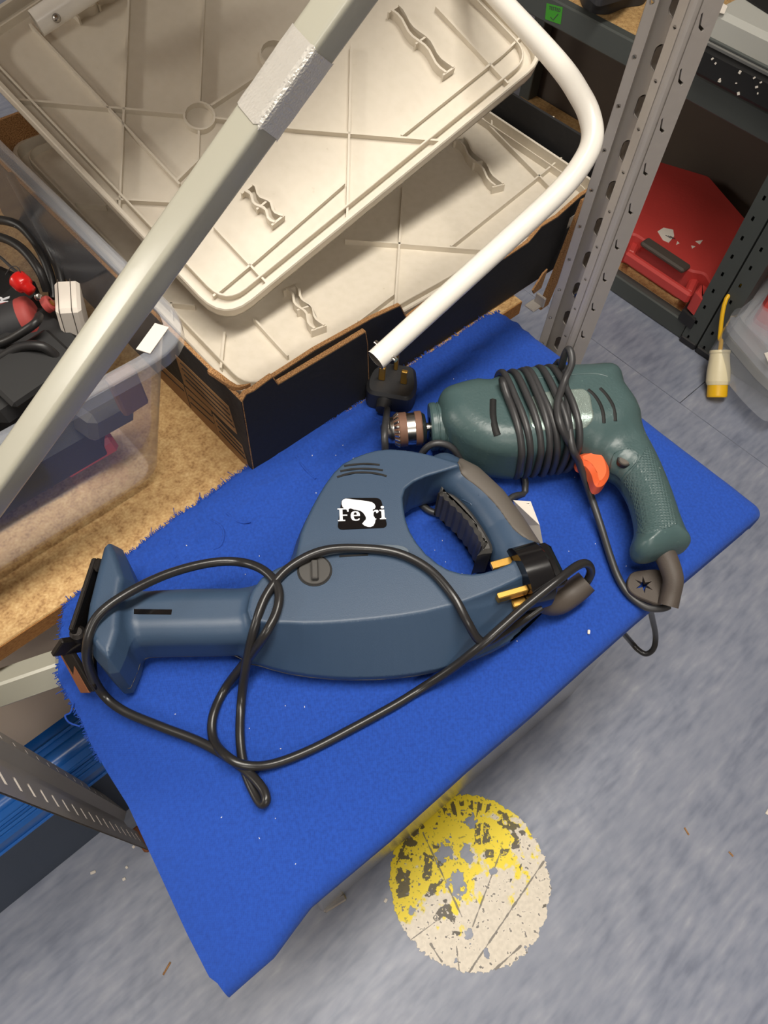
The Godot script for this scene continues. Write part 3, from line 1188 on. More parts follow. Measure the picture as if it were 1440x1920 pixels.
	g.box(Transform3D(Basis.IDENTITY, Vector3((x0 + x1) * 0.5, 0.652, zb)), Vector3(x1 - x0, 0.103, 0.004))
	part("rear_wall", g, M.cardboard, t)
	g = G.new()
	g.box(Transform3D(Basis.IDENTITY, Vector3((x0 + x1) * 0.5, 0.6025, (zf + zb) * 0.5)), Vector3(x1 - x0 - 0.01, 0.004, zf - zb - 0.014))
	part("bottom", g, M.cardboard, t)
	# torn corner flap at the left and the raw strip at the right
	g = G.new()
	g.prism(closed2(PackedVector2Array([Vector2(0.2048, -0.4157), Vector2(0.2101, -0.4145), Vector2(0.2121, -0.4017), Vector2(0.2147, -0.3861), Vector2(0.2246, -0.3803), Vector2(0.2147, -0.3822), Vector2(0.2092, -0.3900), Vector2(0.2058, -0.4085)]), 2), 0.7045, 0.7085, 0.0)
	part("torn_flap", g, M.cardboard, t)
	g = G.new()
	g.prism(PackedVector2Array([Vector2(0.6606, 0.7010), Vector2(0.6720, 0.7000), Vector2(0.6658, 0.6293), Vector2(0.6529, 0.5583), Vector2(0.6389, 0.5577), Vector2(0.6502, 0.6296)]), zf + 0.001, zf + 0.006, 0.0, fz)
	part("raw_strip", g, M.cardboard, t)
	g = G.new()
	g.prism(PackedVector2Array([Vector2(0.6258, 0.6196), Vector2(0.6324, 0.6222), Vector2(0.6302, 0.5957), Vector2(0.6173, 0.5940), Vector2(0.6130, 0.6012)]), zf + 0.001, zf + 0.003, 0.0, fz)
	part("scuff", g, M.cardboard, t)


func flip(p: PackedVector3Array) -> PackedVector3Array:
	var o := p.duplicate()
	for i in o.size():
		o[i].x = absf(o[i].x)
	return o


# a ribbed plastic panel seen from its underside: o is its front left corner, u along its length, v along its width, n out of the ribbed side
func panel(label: String, o: Vector3, u: Vector3, v: Vector3, l: float, w: float, ribs: Array, bosses: Array, clips: Array) -> void:
	var n := u.cross(v)
	if n.y < 0.0:
		n = -n
	var t := Transform3D(Basis(u, n, v), o)
	var th := thing("ribbed_panel", label, "panel", o + u * l * 0.5 + v * w * 0.5, "cream ribbed panels in the cardboard box")
	var g := G.new()
	var r := rounded(rect2(0, 0, l, w), 0.035, 6)
	g.prism(r, -0.0165, -0.014, 0.0, t)
	part("sheet", g, M.panel_plastic, th)
	g = G.new()
	g.prism(r, -0.0165, -0.001, 0.0012, t, rounded(rect2(0.0045, 0.0045, l - 0.0045, w - 0.0045), 0.032, 6))
	part("rim", g, M.panel_plastic, th)
	g = G.new()
	g.prism(rounded(rect2(0.0135, 0.0135, l - 0.0135, w - 0.0135), 0.026, 6), -0.015, -0.0055, 0.0006, t, rounded(rect2(0.0155, 0.0155, l - 0.0155, w - 0.0155), 0.024, 6))
	part("inner_rim", g, M.panel_plastic, th)
	for q in ribs:
		g = G.new()
		g.stroke(PackedVector2Array(q), 0.0021, -0.015, -0.0075, t)
		part("rib", g, M.panel_plastic, th)
	for b in bosses:
		g = G.new()
		g.prism(ngon(b, 0.0155, 28), -0.015, -0.007, 0.0, t, ngon(b, 0.0135, 28))
		part("boss", g, M.panel_plastic, th)
	for c in clips:
		g = G.new()
		var a: Vector2 = c[0]
		var b: Vector2 = c[1]
		var d := (b - a).normalized()
		var m := Vector2(-d.y, d.x)
		for s in [0.0, 0.009]:
			var line := PackedVector2Array()
			for i in 13:
				line.append(a.lerp(b, i / 12.0) + m * (s + 0.0022 * sin(i * 1.05 + s * 90.0)))
			g.stroke(line, 0.0024, -0.015, -0.0035, t)
		for i in [0, 6, 12]:
			g.stroke(PackedVector2Array([a.lerp(b, i / 12.0) - m * 0.004, a.lerp(b, i / 12.0) + m * 0.0125]), 0.002, -0.015, -0.005, t)
		part("clip", g, M.panel_plastic, th)


func panels() -> void:
	panel("cream ribbed panel lying flat in the box, partly under the other one", Vector3(0.2224, 0.6750, -0.3924), Vector3(0.9994, 0.0000, 0.0350), Vector3(0.0350, 0.0000, -0.9994), 0.515, 0.48,
		[[Vector2(0.3300, 0.1591), Vector2(0.1963, 0.0179)], [Vector2(0.2185, 0.1274), Vector2(0.3264, 0.0259)], [Vector2(0.3039, 0.0501), Vector2(0.5511, 0.0930)], [Vector2(0.5045, 0.2087), Vector2(0.4709, 0.0569)], [Vector2(0.5242, 0.2094), Vector2(0.5823, 0.1539)], [Vector2(0.5242, 0.2094), Vector2(0.5007, 0.1857)], [Vector2(0.1514, 0.0225), Vector2(0.2052, 0.0307)], [Vector2(0.0715, 0.0885), Vector2(0.0684, 0.0273)], [Vector2(0.0383, 0.0900), Vector2(0.0093, 0.0529)], [Vector2(0.0177, 0.1563), Vector2(0.0356, 0.1381)], [Vector2(0.0189, 0.1554), Vector2(0.0057, 0.1319)], [Vector2(0.0191, 0.3507), Vector2(0.0428, 0.3266)]],
		[], [[Vector2(0.1202, 0.0994), Vector2(0.1086, 0.0374)], [Vector2(0.4412, 0.1876), Vector2(0.4150, 0.0938)]])
	panel("tilted cream ribbed panel lying on top in the box, with a round boss", Vector3(0.2550, 0.6980, -0.4630), Vector3(0.9752, 0.2196, -0.0286), Vector3(-0.1022, 0.3318, -0.9378), 0.4553, 0.3740,
		[[Vector2(0.0659, 0.3472), Vector2(0.0641, 0.1334)], [Vector2(0.1759, 0.3318), Vector2(0.0020, 0.1470)], [Vector2(0.0043, 0.2937), Vector2(0.1175, 0.1852)], [Vector2(0.1355, 0.1661), Vector2(0.1902, 0.1076)], [Vector2(0.1902, 0.1076), Vector2(0.2955, 0.0071)], [Vector2(0.2350, 0.2882), Vector2(0.1365, 0.1869)], [Vector2(0.1154, 0.1640), Vector2(0.0941, 0.1417)], [Vector2(0.0941, 0.1417), Vector2(0.0651, 0.1382)], [Vector2(0.1426, 0.1770), Vector2(0.2126, 0.1731)], [Vector2(0.0089, 0.1587), Vector2(0.0480, 0.1226)], [Vector2(0.2991, 0.1412), Vector2(0.1620, 0.0034)], [Vector2(0.2688, 0.0357), Vector2(0.4175, 0.0355)], [Vector2(0.4175, 0.0355), Vector2(0.4664, 0.0389)], [Vector2(0.4014, 0.1190), Vector2(0.3991, 0.0078)], [Vector2(0.1879, 0.0344), Vector2(0.0618, 0.0299)], [Vector2(0.0618, 0.0299), Vector2(0.0119, 0.0290)], [Vector2(0.0598, 0.0806), Vector2(0.0589, 0.0002)]],
		[Vector2(0.1263, 0.1754), Vector2(0.2308, 0.1813)], [[Vector2(0.1057, 0.0882), Vector2(0.1056, 0.0457)], [Vector2(0.3574, 0.1427), Vector2(0.3526, 0.0561)], [Vector2(0.1053, 0.3261), Vector2(0.1541, 0.3259)]])


func tube_frame() -> void:
	var p := curve3(PackedVector3Array([Vector3(0.3131, 0.7267, -0.3191), Vector3(0.4693, 0.7783, -0.3172), Vector3(0.5190, 0.8039, -0.3127), Vector3(0.5411, 0.8220, -0.3121), Vector3(0.5538, 0.8357, -0.3168), Vector3(0.5621, 0.8462, -0.3299), Vector3(0.5696, 0.8532, -0.3494), Vector3(0.5850, 0.8589, -0.3905), Vector3(0.6338, 0.8553, -0.5041), Vector3(0.6970, 0.8430, -0.6290)]), 8)
	var t := thing("bent_tube", "bent white metal tube over the cream panels, open end above the black plug", "tube", p[20])
	var g := G.new()
	var q := p
	g.tube(q, 0.0095, 20, false)
	part("tube", g, M.white_tube, t)
	g = G.new()
	g.tube(PackedVector3Array([q[0].lerp(q[1], 0.02), q[1]]), 0.0082, 20, false)
	g.tube(PackedVector3Array([q[1], q[1].lerp(q[2], 0.05)]), 0.0082, 20, true)
	part("bore", g, M.taupe_rubber, t)
	g = G.new()
	var d := (q[2] - q[0]).normalized()
	var s := d.cross(Vector3.UP).normalized()
	var c := q[0] + d * 0.012
	g.tube(PackedVector3Array([c - s * 0.0135, c + s * 0.0135]), 0.0022, 8)
	g.lathe(frame(d, q[0]), PackedVector2Array([Vector2(0.0082, 0), Vector2(0.0095, 0)]), 20)
	part("pin", g, M.steel, t)
	# the other tube, top left
	var a := Vector3(0.2765, 0.8388, -0.7516)
	var b := Vector3(0.3395, 0.8582, -0.7436)
	b = b + (b - a) * 2.0
	t = thing("straight_tube", "short end of a white metal tube with a steel pin at the top left corner", "tube", a)
	g = G.new()
	g.tube(PackedVector3Array([a, b]), 0.0112, 20, false)
	part("tube", g, M.white_tube, t)
	d = (b - a).normalized()
	g = G.new()
	g.tube(PackedVector3Array([a + d * 0.0005, a + d * 0.03]), 0.0099, 20, false)
	g.tube(PackedVector3Array([a + d * 0.03, a + d * 0.031]), 0.0099, 20, true)
	g.lathe(frame(d, a), PackedVector2Array([Vector2(0.0099, 0), Vector2(0.0112, 0)]), 20)
	part("bore", g, M.panel_plastic, t)
	g = G.new()
	c = Vector3(0.2887, 0.8475, -0.7314)
	g.lathe(frame(Vector3(0.2823, 0.8554, -0.7152) - c, c), PackedVector2Array([Vector2(0.0038, -0.004), Vector2(0.0038, 0.002), Vector2(0.002, 0.0045), Vector2(0, 0.005)]), 14, true)
	part("pin", g, M.steel, t)


func taped_bar() -> void:
	var a := Vector3(0.2905, 1.0042, -0.3361)
	var b := Vector3(0.0151, 0.7472, -0.3877)
	var d := (b - a).normalized()
	var c := (Vector3(0, 1.2, 0) - (a + b) * 0.5)
	c = (c - d * c.dot(d)).normalized()
	var s := d.cross(c)
	if s.dot(Vector3(0.7391, 0.0515, 0.6716)) < 0.0:
		s = -s
	var n1 := (c - s * 0.80).normalized()
	var n2 := (c * 0.80 + s).normalized()
	var lo := b + d * ((b.y - 0.614) / -d.y)
	var hi := a - d * 0.36
	var t := thing("square_tube", "pale grey square steel tube leaning across the picture with a band of silver tape", "tube", lo)
	var bas := Basis(n1, d, n1.cross(d))
	var g := G.new()
	g.prism(rounded(rect2(-0.01075, -0.01075, 0.01075, 0.01075), 0.0042, 5), 0.0, lo.distance_to(hi), 0.0, Transform3D(bas, hi))
	part("bar", g, M.tube_paint, t)
	# tape sleeve, wrinkled
	var k0 := (Vector3(0.2677, 0.9875, -0.3351) - a).dot(d)
	var k1 := (Vector3(0.2305, 0.9558, -0.3421) - a).dot(d)
	var nz := noise(90.0, 81, 4)
	g = G.new()
	var ring := rounded(rect2(-0.0113, -0.0113, 0.0113, 0.0113), 0.004, 3)
	var m := 26
	var pp := []
	for i in m + 1:
		var row := PackedVector3Array()
		for q in ring:
			var k := lerpf(k0, k1, float(i) / m)
			if i == 0 or i == m:
				k += nz.get_noise_2d(q.x * 3.0, q.y * 3.0 + i) * 0.004
			var r := 1.0 + 0.02 * nz.get_noise_3d(q.x, q.y, k)
			row.append(a + d * k + bas.x * q.x * r + bas.z * q.y * r)
		pp.append(row)
	for i in m:
		for j in ring.size():
			var j2 := (j + 1) % ring.size()
			var mid: Vector3 = pp[i][j] - a
			g.quad(pp[i][j], pp[i][j2], pp[i + 1][j2], pp[i + 1][j], mid - d * mid.dot(d))
	part("silver_tape", g, M.tape, t, "band of silver tape")


func tub() -> void:
	var t := thing("clear_tub", "open clear plastic tub of power tools standing on the chipboard", "tub", Vector3(0.02, 0.6, -0.6))
	var base := rounded(rect2(-0.235, -0.785, 0.148, -0.420), 0.035, 6)
	var top := rounded(rect2(-0.262, -0.80, 0.186, -0.409), 0.04, 6)
	var lip := rounded(rect2(-0.272, -0.812, 0.199, -0.398), 0.048, 6)
	var g := G.new()
	lofted(g, base, 0.612, top, 0.768)
	lofted(g, G.inset(base, 0.01), 0.602, base, 0.612)
	g.prism(G.inset(base, 0.01), 0.602, 0.6035)
	part("body", g, M.clear_plastic, t)
	g = G.new()
	g.prism(lip, 0.765, 0.769, 0.0008, Transform3D.IDENTITY, top)
	lofted(g, lip, 0.755, lip, 0.766)
	part("rim", g, M.clear_rim, t)
	# ribs of the carrying lip at the front
	g = G.new()
	for i in 9:
		var x := -0.12 + i * 0.021
		g.box(Transform3D(Basis.IDENTITY, Vector3(x, 0.758, -0.4005)), Vector3(0.0012, 0.02, 0.012))
	for y in [0.749, 0.758]:
		g.box(Transform3D(Basis.IDENTITY, Vector3(-0.035, y, -0.3985)), Vector3(0.19, 0.0012, 0.006))
	part("handle_ribs", g, M.clear_rim, t)
	g = G.new()
	g.box(Transform3D(Basis(Vector3.UP, 0.5), Vector3(0.166, 0.7705, -0.417)), Vector3(0.03, 0.0006, 0.012))
	part("paper_label", g, M.paper, t)


func tub_contents() -> void:
	# angle grinder: dark grey barrel with a red end cap
	var a := Vector3(0.0548, 0.7000, -0.5889)
	var b := Vector3(0.1220, 0.7130, -0.5608)
	var d := (b - a).normalized()
	var t := thing("angle_grinder", "dark grey power tool with a worn red end cap in the clear tub", "power tool", a.lerp(b, 0.6))
	var g := G.new()
	var l := a.distance_to(b)
	g.lathe(frame(d, a), PackedVector2Array([Vector2(0.0, 0), Vector2(0.016, 0.002), Vector2(0.0185, l * 0.4), Vector2(0.0182, l - 0.004), Vector2(0.017, l)]), 28, true)
	part("barrel", g, M.charcoal_case, t)
	g = G.new()
	g.lathe(frame(d, b), PackedVector2Array([Vector2(0.0188, -0.008), Vector2(0.0192, -0.003), Vector2(0.0186, 0.001), Vector2(0.015, 0.0035), Vector2(0, 0.0045)]), 28, true)
	var cap := part("end_cap", g, M.dusty_red, t, "worn red end cap")
	var bc := Vector3(0.1355, 0.7250, -0.5522)
	g = G.new()
	g.lathe(frame(d + Vector3(0, 0.25, 0), bc - d * 0.002), PackedVector2Array([Vector2(0.0072, 0), Vector2(0.0072, 0.005), Vector2(0.006, 0.0065), Vector2(0.0036, 0.0065), Vector2(0.003, 0.003), Vector2(0, 0.003)]), 18)
	part("brush_cap", g, M.dusty_red, cap)
	g = G.new()
	g.lathe(frame(d + Vector3(0, 0.25, 0), bc + d * 0.003), PackedVector2Array([Vector2(0.0028, 0), Vector2(0.0028, 0.002), Vector2(0, 0.0022)]), 12)
	part("brass_contact", g, M.brass, cap)
	g = G.new()
	g.tube(curve3(PackedVector3Array([Vector3(0.1212, 0.7350, -0.5333), Vector3(0.1134, 0.7380, -0.5242), Vector3(0.1011, 0.7300, -0.5304), Vector3(0.0882, 0.7200, -0.5410), Vector3(0.0683, 0.7100, -0.5578)]), 5), 0.0036, 10)
	part("cord", g, M.black_rubber, t)
	g = G.new()
	g.tube(curve3(PackedVector3Array([Vector3(0.0966, 0.7130, -0.5918), Vector3(0.1052, 0.7150, -0.5872), Vector3(0.1110, 0.7170, -0.5832)]), 4), 0.003, 8)
	part("stripe", g, M.dusty_red, t)
	# red cap on a wire
	var rc := Vector3(0.1268, 0.7450, -0.5639)
	var e := (Vector3(0.1297, 0.7400, -0.5527) - rc).normalized()
	t = thing("red_stopper", "small glossy red plastic stopper on a thin wire in the clear tub", "stopper", rc)
	g = G.new()
	g.lathe(frame(e, rc - e * 0.010), PackedVector2Array([Vector2(0, 0), Vector2(0.006, 0.0006), Vector2(0.0082, 0.003), Vector2(0.0082, 0.010), Vector2(0.0072, 0.013), Vector2(0.0052, 0.014), Vector2(0.0046, 0.019), Vector2(0, 0.0195)]), 22, true)
	part("cap", g, M.red_gloss, t)
	g = G.new()
	g.lathe(frame(e, rc + e * 0.014), PackedVector2Array([Vector2(0.0028, 0), Vector2(0.0034, 0.003), Vector2(0, 0.0045)]), 10, true)
	part("ball", g, M.steel, t)
	g = G.new()
	g.tube(curve3(PackedVector3Array([Vector3(0.1289, 0.7520, -0.5663), Vector3(0.1296, 0.7580, -0.5687), Vector3(0.1264, 0.7570, -0.5744), Vector3(0.1195, 0.7500, -0.5777)]), 5), 0.0004, 5)
	g.tube(curve3(PackedVector3Array([Vector3(0.1282, 0.7520, -0.5669), Vector3(0.1291, 0.7450, -0.5906), Vector3(0.1294, 0.7400, -0.6141), Vector3(0.1276, 0.7350, -0.6344)]), 5), 0.0013, 6)
	part("wire", g, M.charcoal_case, t)
	# white adaptor
	var wc := Vector3(0.1506, 0.7250, -0.5451)
	t = thing("white_adaptor", "dirty white block-shaped adaptor with seams standing in the clear tub", "adaptor", wc)
	var up := Vector3(0.05, 1, 0.1).normalized()
	var ax := (Vector3(0.1384, 0.7250, -0.5220) - Vector3(0.1633, 0.7250, -0.5691)).normalized()
	var bas := Basis(ax, up, ax.cross(up)).orthonormalized()
	g = G.new()
	g.box(Transform3D(bas, wc + Vector3(0, -0.017, 0)), Vector3(0.040, 0.05, 0.021), 0.003)
	part("body", g, M.paper, t)
	g = G.new()
	for k in [-0.003, 0.0072]:
		g.box(Transform3D(bas, wc + bas.z * k + Vector3(0, -0.0169, 0)), Vector3(0.0404, 0.0504, 0.0007))
	part("seam", g, M.worn_rubber_and_wall_shade, t)
	# black tool with white lettering
	var k := Vector3(0.1108, 0.7000, -0.6179)
	t = thing("black_tool", "black power tool with white capital letters at the left edge in the clear tub", "power tool", k)
	g = G.new()
	g.box(Transform3D(Basis(Vector3.UP, 0.35), k + Vector3(-0.005, -0.02, -0.012)), Vector3(0.075, 0.06, 0.075), 0.012)
	part("body", g, M.black_case, t)
	var td := (Vector3(0.1130, 0.7120, -0.5947) - Vector3(0.0961, 0.7120, -0.5739)).normalized()
	g = text("KER", 0.017, 0.0006, Transform3D(Basis(td, Vector3.UP.cross(td), Vector3.UP), Vector3(0.1048, 0.7125, -0.5893)))
	part("lettering", g, M.white_print, t)
	# black tool bodies and the rest of the heap
	t = thing("tool_case_black", "matt black angular power tool lying at the front of the clear tub", "power tool", Vector3(0.1016, 0.6800, -0.5384))
	g = G.new()
	g.box(Transform3D(Basis(Vector3.UP, 0.15) * Basis(Vector3.RIGHT, 0.25), Vector3(0.0911, 0.6850, -0.5329)), Vector3(0.11, 0.05, 0.075), 0.009)
	part("body", g, M.black_case, t)
	g = G.new()
	g.box(Transform3D(Basis(Vector3.UP, 0.15) * Basis(Vector3.RIGHT, 0.25), Vector3(0.0912, 0.7120, -0.5086)), Vector3(0.07, 0.008, 0.045), 0.003)
	part("lid", g, M.black_case, t)
	t = thing("brown_wood_block", "worn brown wooden block pressed against the front wall of the clear tub", "block", Vector3(0.1451, 0.6800, -0.4598))
	g = G.new()
	g.bar(Vector3(0.1372, 0.7381, -0.4320), Vector3(0.1405, 0.6908, -0.4360), 0.024, 0.012, Vector3(0, 0, 1), 0.002)
	part("block", g, M.wood_dark, t)
	t = thing("grey_tool", "grey plastic tool body behind the front wall of the clear tub", "power tool", Vector3(0.1214, 0.6700, -0.4681))
	g = G.new()
	g.box(Transform3D(Basis(Vector3.UP, 0.2) * Basis(Vector3(0, 0, 1), -0.25), Vector3(0.1210, 0.6723, -0.4620)), Vector3(0.05, 0.03, 0.03), 0.006)
	part("body", g, M.dark_grey_plastic, t)
	t = thing("red_tool", "red tool housing low in the clear tub behind its front wall", "power tool", Vector3(0.0893, 0.6300, -0.4720))
	g = G.new()
	g.box(Transform3D(Basis(Vector3.UP, -0.1) * Basis(Vector3(0, 0, 1), 0.12), Vector3(0.0956, 0.6250, -0.4780)), Vector3(0.055, 0.022, 0.03), 0.004)
	part("body", g, M.red_plastic, t)
	t = thing("black_sander", "large black tool filling the bottom of the clear tub", "power tool", Vector3(0.0, 0.61, -0.58))
	g = G.new()
	g.box(Transform3D(Basis.IDENTITY, Vector3(-0.045, 0.642, -0.585)), Vector3(0.33, 0.06, 0.25), 0.012)
	part("body", g, M.black_case, t)
	g = G.new()
	g.box(Transform3D(Basis(Vector3.UP, 0.3), Vector3(0.05, 0.672, -0.60)), Vector3(0.11, 0.03, 0.1), 0.01)
	part("housing", g, M.dark_grey_plastic, t)
	var labels := ["thick black cable arching up along the inside right wall of the clear tub", "black cable looping across the back of the clear tub", "black cable in the middle of the clear tub behind the red cap", "thin black cable low in the clear tub seen through its front wall", "black cable lying over the matt black tool in the clear tub"]
	var runs := [PackedVector3Array([Vector3(0.2004, 0.7200, -0.7448), Vector3(0.1881, 0.7250, -0.6863), Vector3(0.1786, 0.7200, -0.6367), Vector3(0.1723, 0.7100, -0.6093), Vector3(0.1631, 0.7000, -0.5894)]), PackedVector3Array([Vector3(0.1554, 0.7000, -0.7291), Vector3(0.1665, 0.7150, -0.6896), Vector3(0.1726, 0.7150, -0.6696), Vector3(0.1709, 0.7100, -0.6394), Vector3(0.1634, 0.7000, -0.6125), Vector3(0.1540, 0.6900, -0.5971)]), PackedVector3Array([Vector3(0.1413, 0.7100, -0.6926), Vector3(0.1508, 0.7200, -0.6609), Vector3(0.1554, 0.7220, -0.6327), Vector3(0.1546, 0.7150, -0.6065), Vector3(0.1517, 0.7000, -0.5985)]), PackedVector3Array([Vector3(0.1228, 0.6700, -0.4749), Vector3(0.1070, 0.6500, -0.4653), Vector3(0.0859, 0.6320, -0.4651), Vector3(0.0596, 0.6250, -0.4704)]), PackedVector3Array([Vector3(0.0763, 0.7150, -0.5315), Vector3(0.0950, 0.7220, -0.5248), Vector3(0.1086, 0.7220, -0.5137), Vector3(0.1149, 0.7100, -0.5059)])]
	for i in 5:
		g = G.new()
		g.tube(curve3(runs[i], 6), 0.0042 if i != 3 else 0.003, 10)
		solo("cable", g, M.black_rubber, labels[i], "cable", (runs[i] as PackedVector3Array)[0], "")


func under_shelf() -> void:
	# pale rail
	var t := thing("pale_rail", "pale grey steel rail under the chipboard shelf at the left edge", "rail", Vector3(-0.0796, 0.5520, -0.3595))
	var a := Vector3(-0.0919, 0.5520, -0.3640)
	var b := Vector3(-0.0293, 0.5520, -0.3418)
	var g := G.new()
	g.bar(a, b, 0.026, 0.023, Vector3(0, 0.42, 0.9), 0.002)
	part("rail", g, M.tube_paint, t)
	# beige carton behind
	t = thing("beige_carton", "large plain beige carton on the blue crate lid under the chipboard shelf", "carton", Vector3(-0.1, 0.25, -0.6))
	g = G.new()
	g.box(Transform3D(Basis.IDENTITY, Vector3(-0.25, 0.405, -0.61)), Vector3(0.7, 0.30, 0.345), 0.004)
	part("body", g, M.beige_card, t)
	g = G.new()
	g.box(Transform3D(Basis.IDENTITY, Vector3(-0.25, 0.558, -0.61)), Vector3(0.68, 0.006, 0.33), 0.002)
	part("lid_flap", g, M.beige_card, t)
	# blue crate
	t = thing("blue_crate", "slate plastic storage crate with a glossy blue lid on the floor behind the slotted upright", "crate", Vector3(-0.15, 0, -0.43))
	g = G.new()
	var y := 0.215
	var fz := -0.372
	var body := PackedVector2Array([Vector2(-0.6, fz), Vector2(0.0, fz), Vector2(0.0, -0.80), Vector2(-0.6, -0.80)])
	g.prism(rounded(body, 0.01), 0.0, y, 0.0)
	part("body", g, M.slate_plastic, t)
	g = G.new()
	g.prism(rounded(PackedVector2Array([Vector2(-0.61, fz + 0.012), Vector2(0.012, fz + 0.012), Vector2(0.012, -0.81), Vector2(-0.61, -0.81)]), 0.014), y, y + 0.035, 0.004)
	var lid := part("lid", g, M.blue_plastic, t, "glossy blue lid")
	g = G.new()
	for i in 3:
		var z: float = fz + 0.004 - [0.0, 0.009, 0.056][i]
		g.box(Transform3D(Basis.IDENTITY, Vector3(-0.3, y + 0.0375, z)), Vector3(0.6, 0.005, 0.005), 0.002)
	g.tube(PackedVector3Array([Vector3(-0.6, y + 0.028, -0.402), Vector3(0.005, y + 0.028, -0.402)]), 0.014, 20)
	g.box(Transform3D(Basis.IDENTITY, Vector3(-0.3, y + 0.008, fz + 0.0135)), Vector3(0.6, 0.003, 0.004), 0.001)
	part("moulded_ribs", g, M.blue_plastic, lid)


func rack() -> void:
	var t := thing("steel_rack", "dark grey boltless steel rack with chipboard shelves against the right wall", "shelving", Vector3(1.55, 0, -0.55))
	var g := G.new()
	var up := Vector3.UP
	var s := rounded(PackedVector2Array([Vector2(0.017, 0.012), Vector2(0.027, 0.012), Vector2(0.027, 0.017), Vector2(0.017, 0.017)]), 0.001, 1)
	for zz in [[-0.415, -0.376], [-0.372, -0.332]]:
		g = G.new()
		g.slotted(Vector3(1.37, 0, zz[0]), up, 2.0, Vector3(0, 0, zz[1] - zz[0]), 0.044, s)
		g.quad(Vector3(1.37, 0, zz[0]), Vector3(1.41, 0, zz[0]), Vector3(1.41, 2.0, zz[0]), Vector3(1.37, 2.0, zz[0]), Vector3(0, 0, -1))
		g.quad(Vector3(1.37, 0, zz[1]), Vector3(1.41, 0, zz[1]), Vector3(1.41, 2.0, zz[1]), Vector3(1.37, 2.0, zz[1]), Vector3(0, 0, 1))
		g.quad(Vector3(1.41, 0, zz[0]), Vector3(1.41, 0, zz[1]), Vector3(1.41, 2.0, zz[1]), Vector3(1.41, 2.0, zz[0]), Vector3(1, 0, 0))
		var p := part("post", g, M.rack_grey, t)
		g = G.new()
		g.box(Transform3D(Basis.IDENTITY, Vector3(1.39, 0.009, (zz[0] + zz[1]) * 0.5)), Vector3(0.048, 0.018, 0.042), 0.003)
		part("foot", g, M.black_rubber, p)
	for post in [[1.42, -1.26], [1.78, -1.26], [1.78, -0.395]]:
		g = G.new()
		g.box(Transform3D(Basis.IDENTITY, Vector3(post[0], 1.0, post[1])), Vector3(0.04, 2.0, 0.036), 0.002)
		part("post", g, M.rack_grey, t)
	for y in [[0.0, 0.046], [0.455, 0.502]]:
		for z in [[-1.27, -0.416], [-0.331, 0.75]]:
			g = G.new()
			g.box(Transform3D(Basis.IDENTITY, Vector3(1.386, (y[0] + y[1]) * 0.5, (z[0] + z[1]) * 0.5)), Vector3(0.024, y[1] - y[0], z[1] - z[0]), 0.003)
			part("beam", g, M.rack_grey, t)
			g = G.new()
			g.prism(rect2(1.399, z[0], 1.80, z[1]), y[1] - 0.02, y[1] - 0.003, 0.001)
			part("shelf_board", g, M.chipboard, t)
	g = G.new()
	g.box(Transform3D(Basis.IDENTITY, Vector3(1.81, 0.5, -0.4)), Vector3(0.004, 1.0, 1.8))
	part("unlit_wall_panel", g, M.worn_rubber_and_wall_shade, t)  # dark brown puts the shade of the unlit wall behind into the colour
	# green test sticker on the beam
	t = thing("green_sticker", "green sticker with a black tick on the edge of the grey shelf", "sticker", Vector3(1.3735, 0.4802, -0.9506))
	var q := PackedVector2Array([Vector2(-0.9748, 0.4897), Vector2(-0.9350, 0.4965), Vector2(-0.9308, 0.4671), Vector2(-0.9704, 0.4620)])
	var fx := Transform3D(Basis(Vector3(0, 0, 1), Vector3(-1, 0, 0), Vector3(0, 1, 0)), Vector3.ZERO)
	g = G.new()
	g.prism(q, -1.3738, -1.3733, 0.0, fx)
	part("label", g, M.green_sticker, t)
	var right := (Vector3(1.3730, 0.4967, -0.9347) - Vector3(1.3730, 0.4899, -0.9744)).normalized()
	g = text("TESTED", 0.0085, 0.0003, Transform3D(Basis(right, Vector3(-1, 0, 0).cross(right), Vector3(-1, 0, 0)), Vector3(1.3731, 0.4873, -0.9525)))
	g.stroke(PackedVector2Array([Vector3(1.3734, 0.4704, -0.9586), Vector3(1.3734, 0.4675, -0.9506), Vector3(1.3734, 0.4826, -0.9414)].map(func(v): return Vector2(v.z, v.y))), 0.0018, -1.3736, -1.3731, fx)
	part("print", g, M.ink, t)
	# grey hard case at the top
	t = thing("charcoal_case", "charcoal hard case on the upper shelf of the grey rack at the top edge", "case", Vector3(1.4455, 0.5200, -0.8809))
	g = G.new()
	g.prism(rounded(PackedVector2Array([Vector2(1.4269, -0.9397), Vector2(1.3991, -0.9070), Vector2(1.3914, -0.8817), Vector2(1.4177, -0.8576), Vector2(1.4699, -0.8561), Vector2(1.5065, -0.8403), Vector2(1.6083, -0.8764), Vector2(1.6459, -1.0251)]), 0.012), 0.5, 0.545, 0.008)
	part("body", g, M.charcoal_case, t)
	g = G.new()
	g.prism(rounded(PackedVector2Array([Vector2(1.3501, -0.8787), Vector2(1.3323, -0.8321), Vector2(1.3969, -0.8203), Vector2(1.4742, -0.8417), Vector2(1.5024, -0.9293)]), 0.012), 0.545, 0.575, 0.01)
	part("lid", g, M.charcoal_case, t)
	# grey machine over a black base
	t = thing("grey_machine", "pale grey metal machine with a black lower half on the rack, top right", "machine", Vector3(1.5, 0.5, -0.46))
	g = G.new()
	g.box(Transform3D(Basis.IDENTITY, Vector3(1.46, 0.545, -0.33)), Vector3(0.26, 0.05, 0.56), 0.008)
	part("lower_body", g, M.black_case, t)
	g = G.new()
	g.box(Transform3D(Basis.IDENTITY, Vector3(1.46, 0.598, -0.33)), Vector3(0.27, 0.055, 0.57), 0.008)
	var gb := part("housing", g, M.grey_case, t)
	g = G.new()
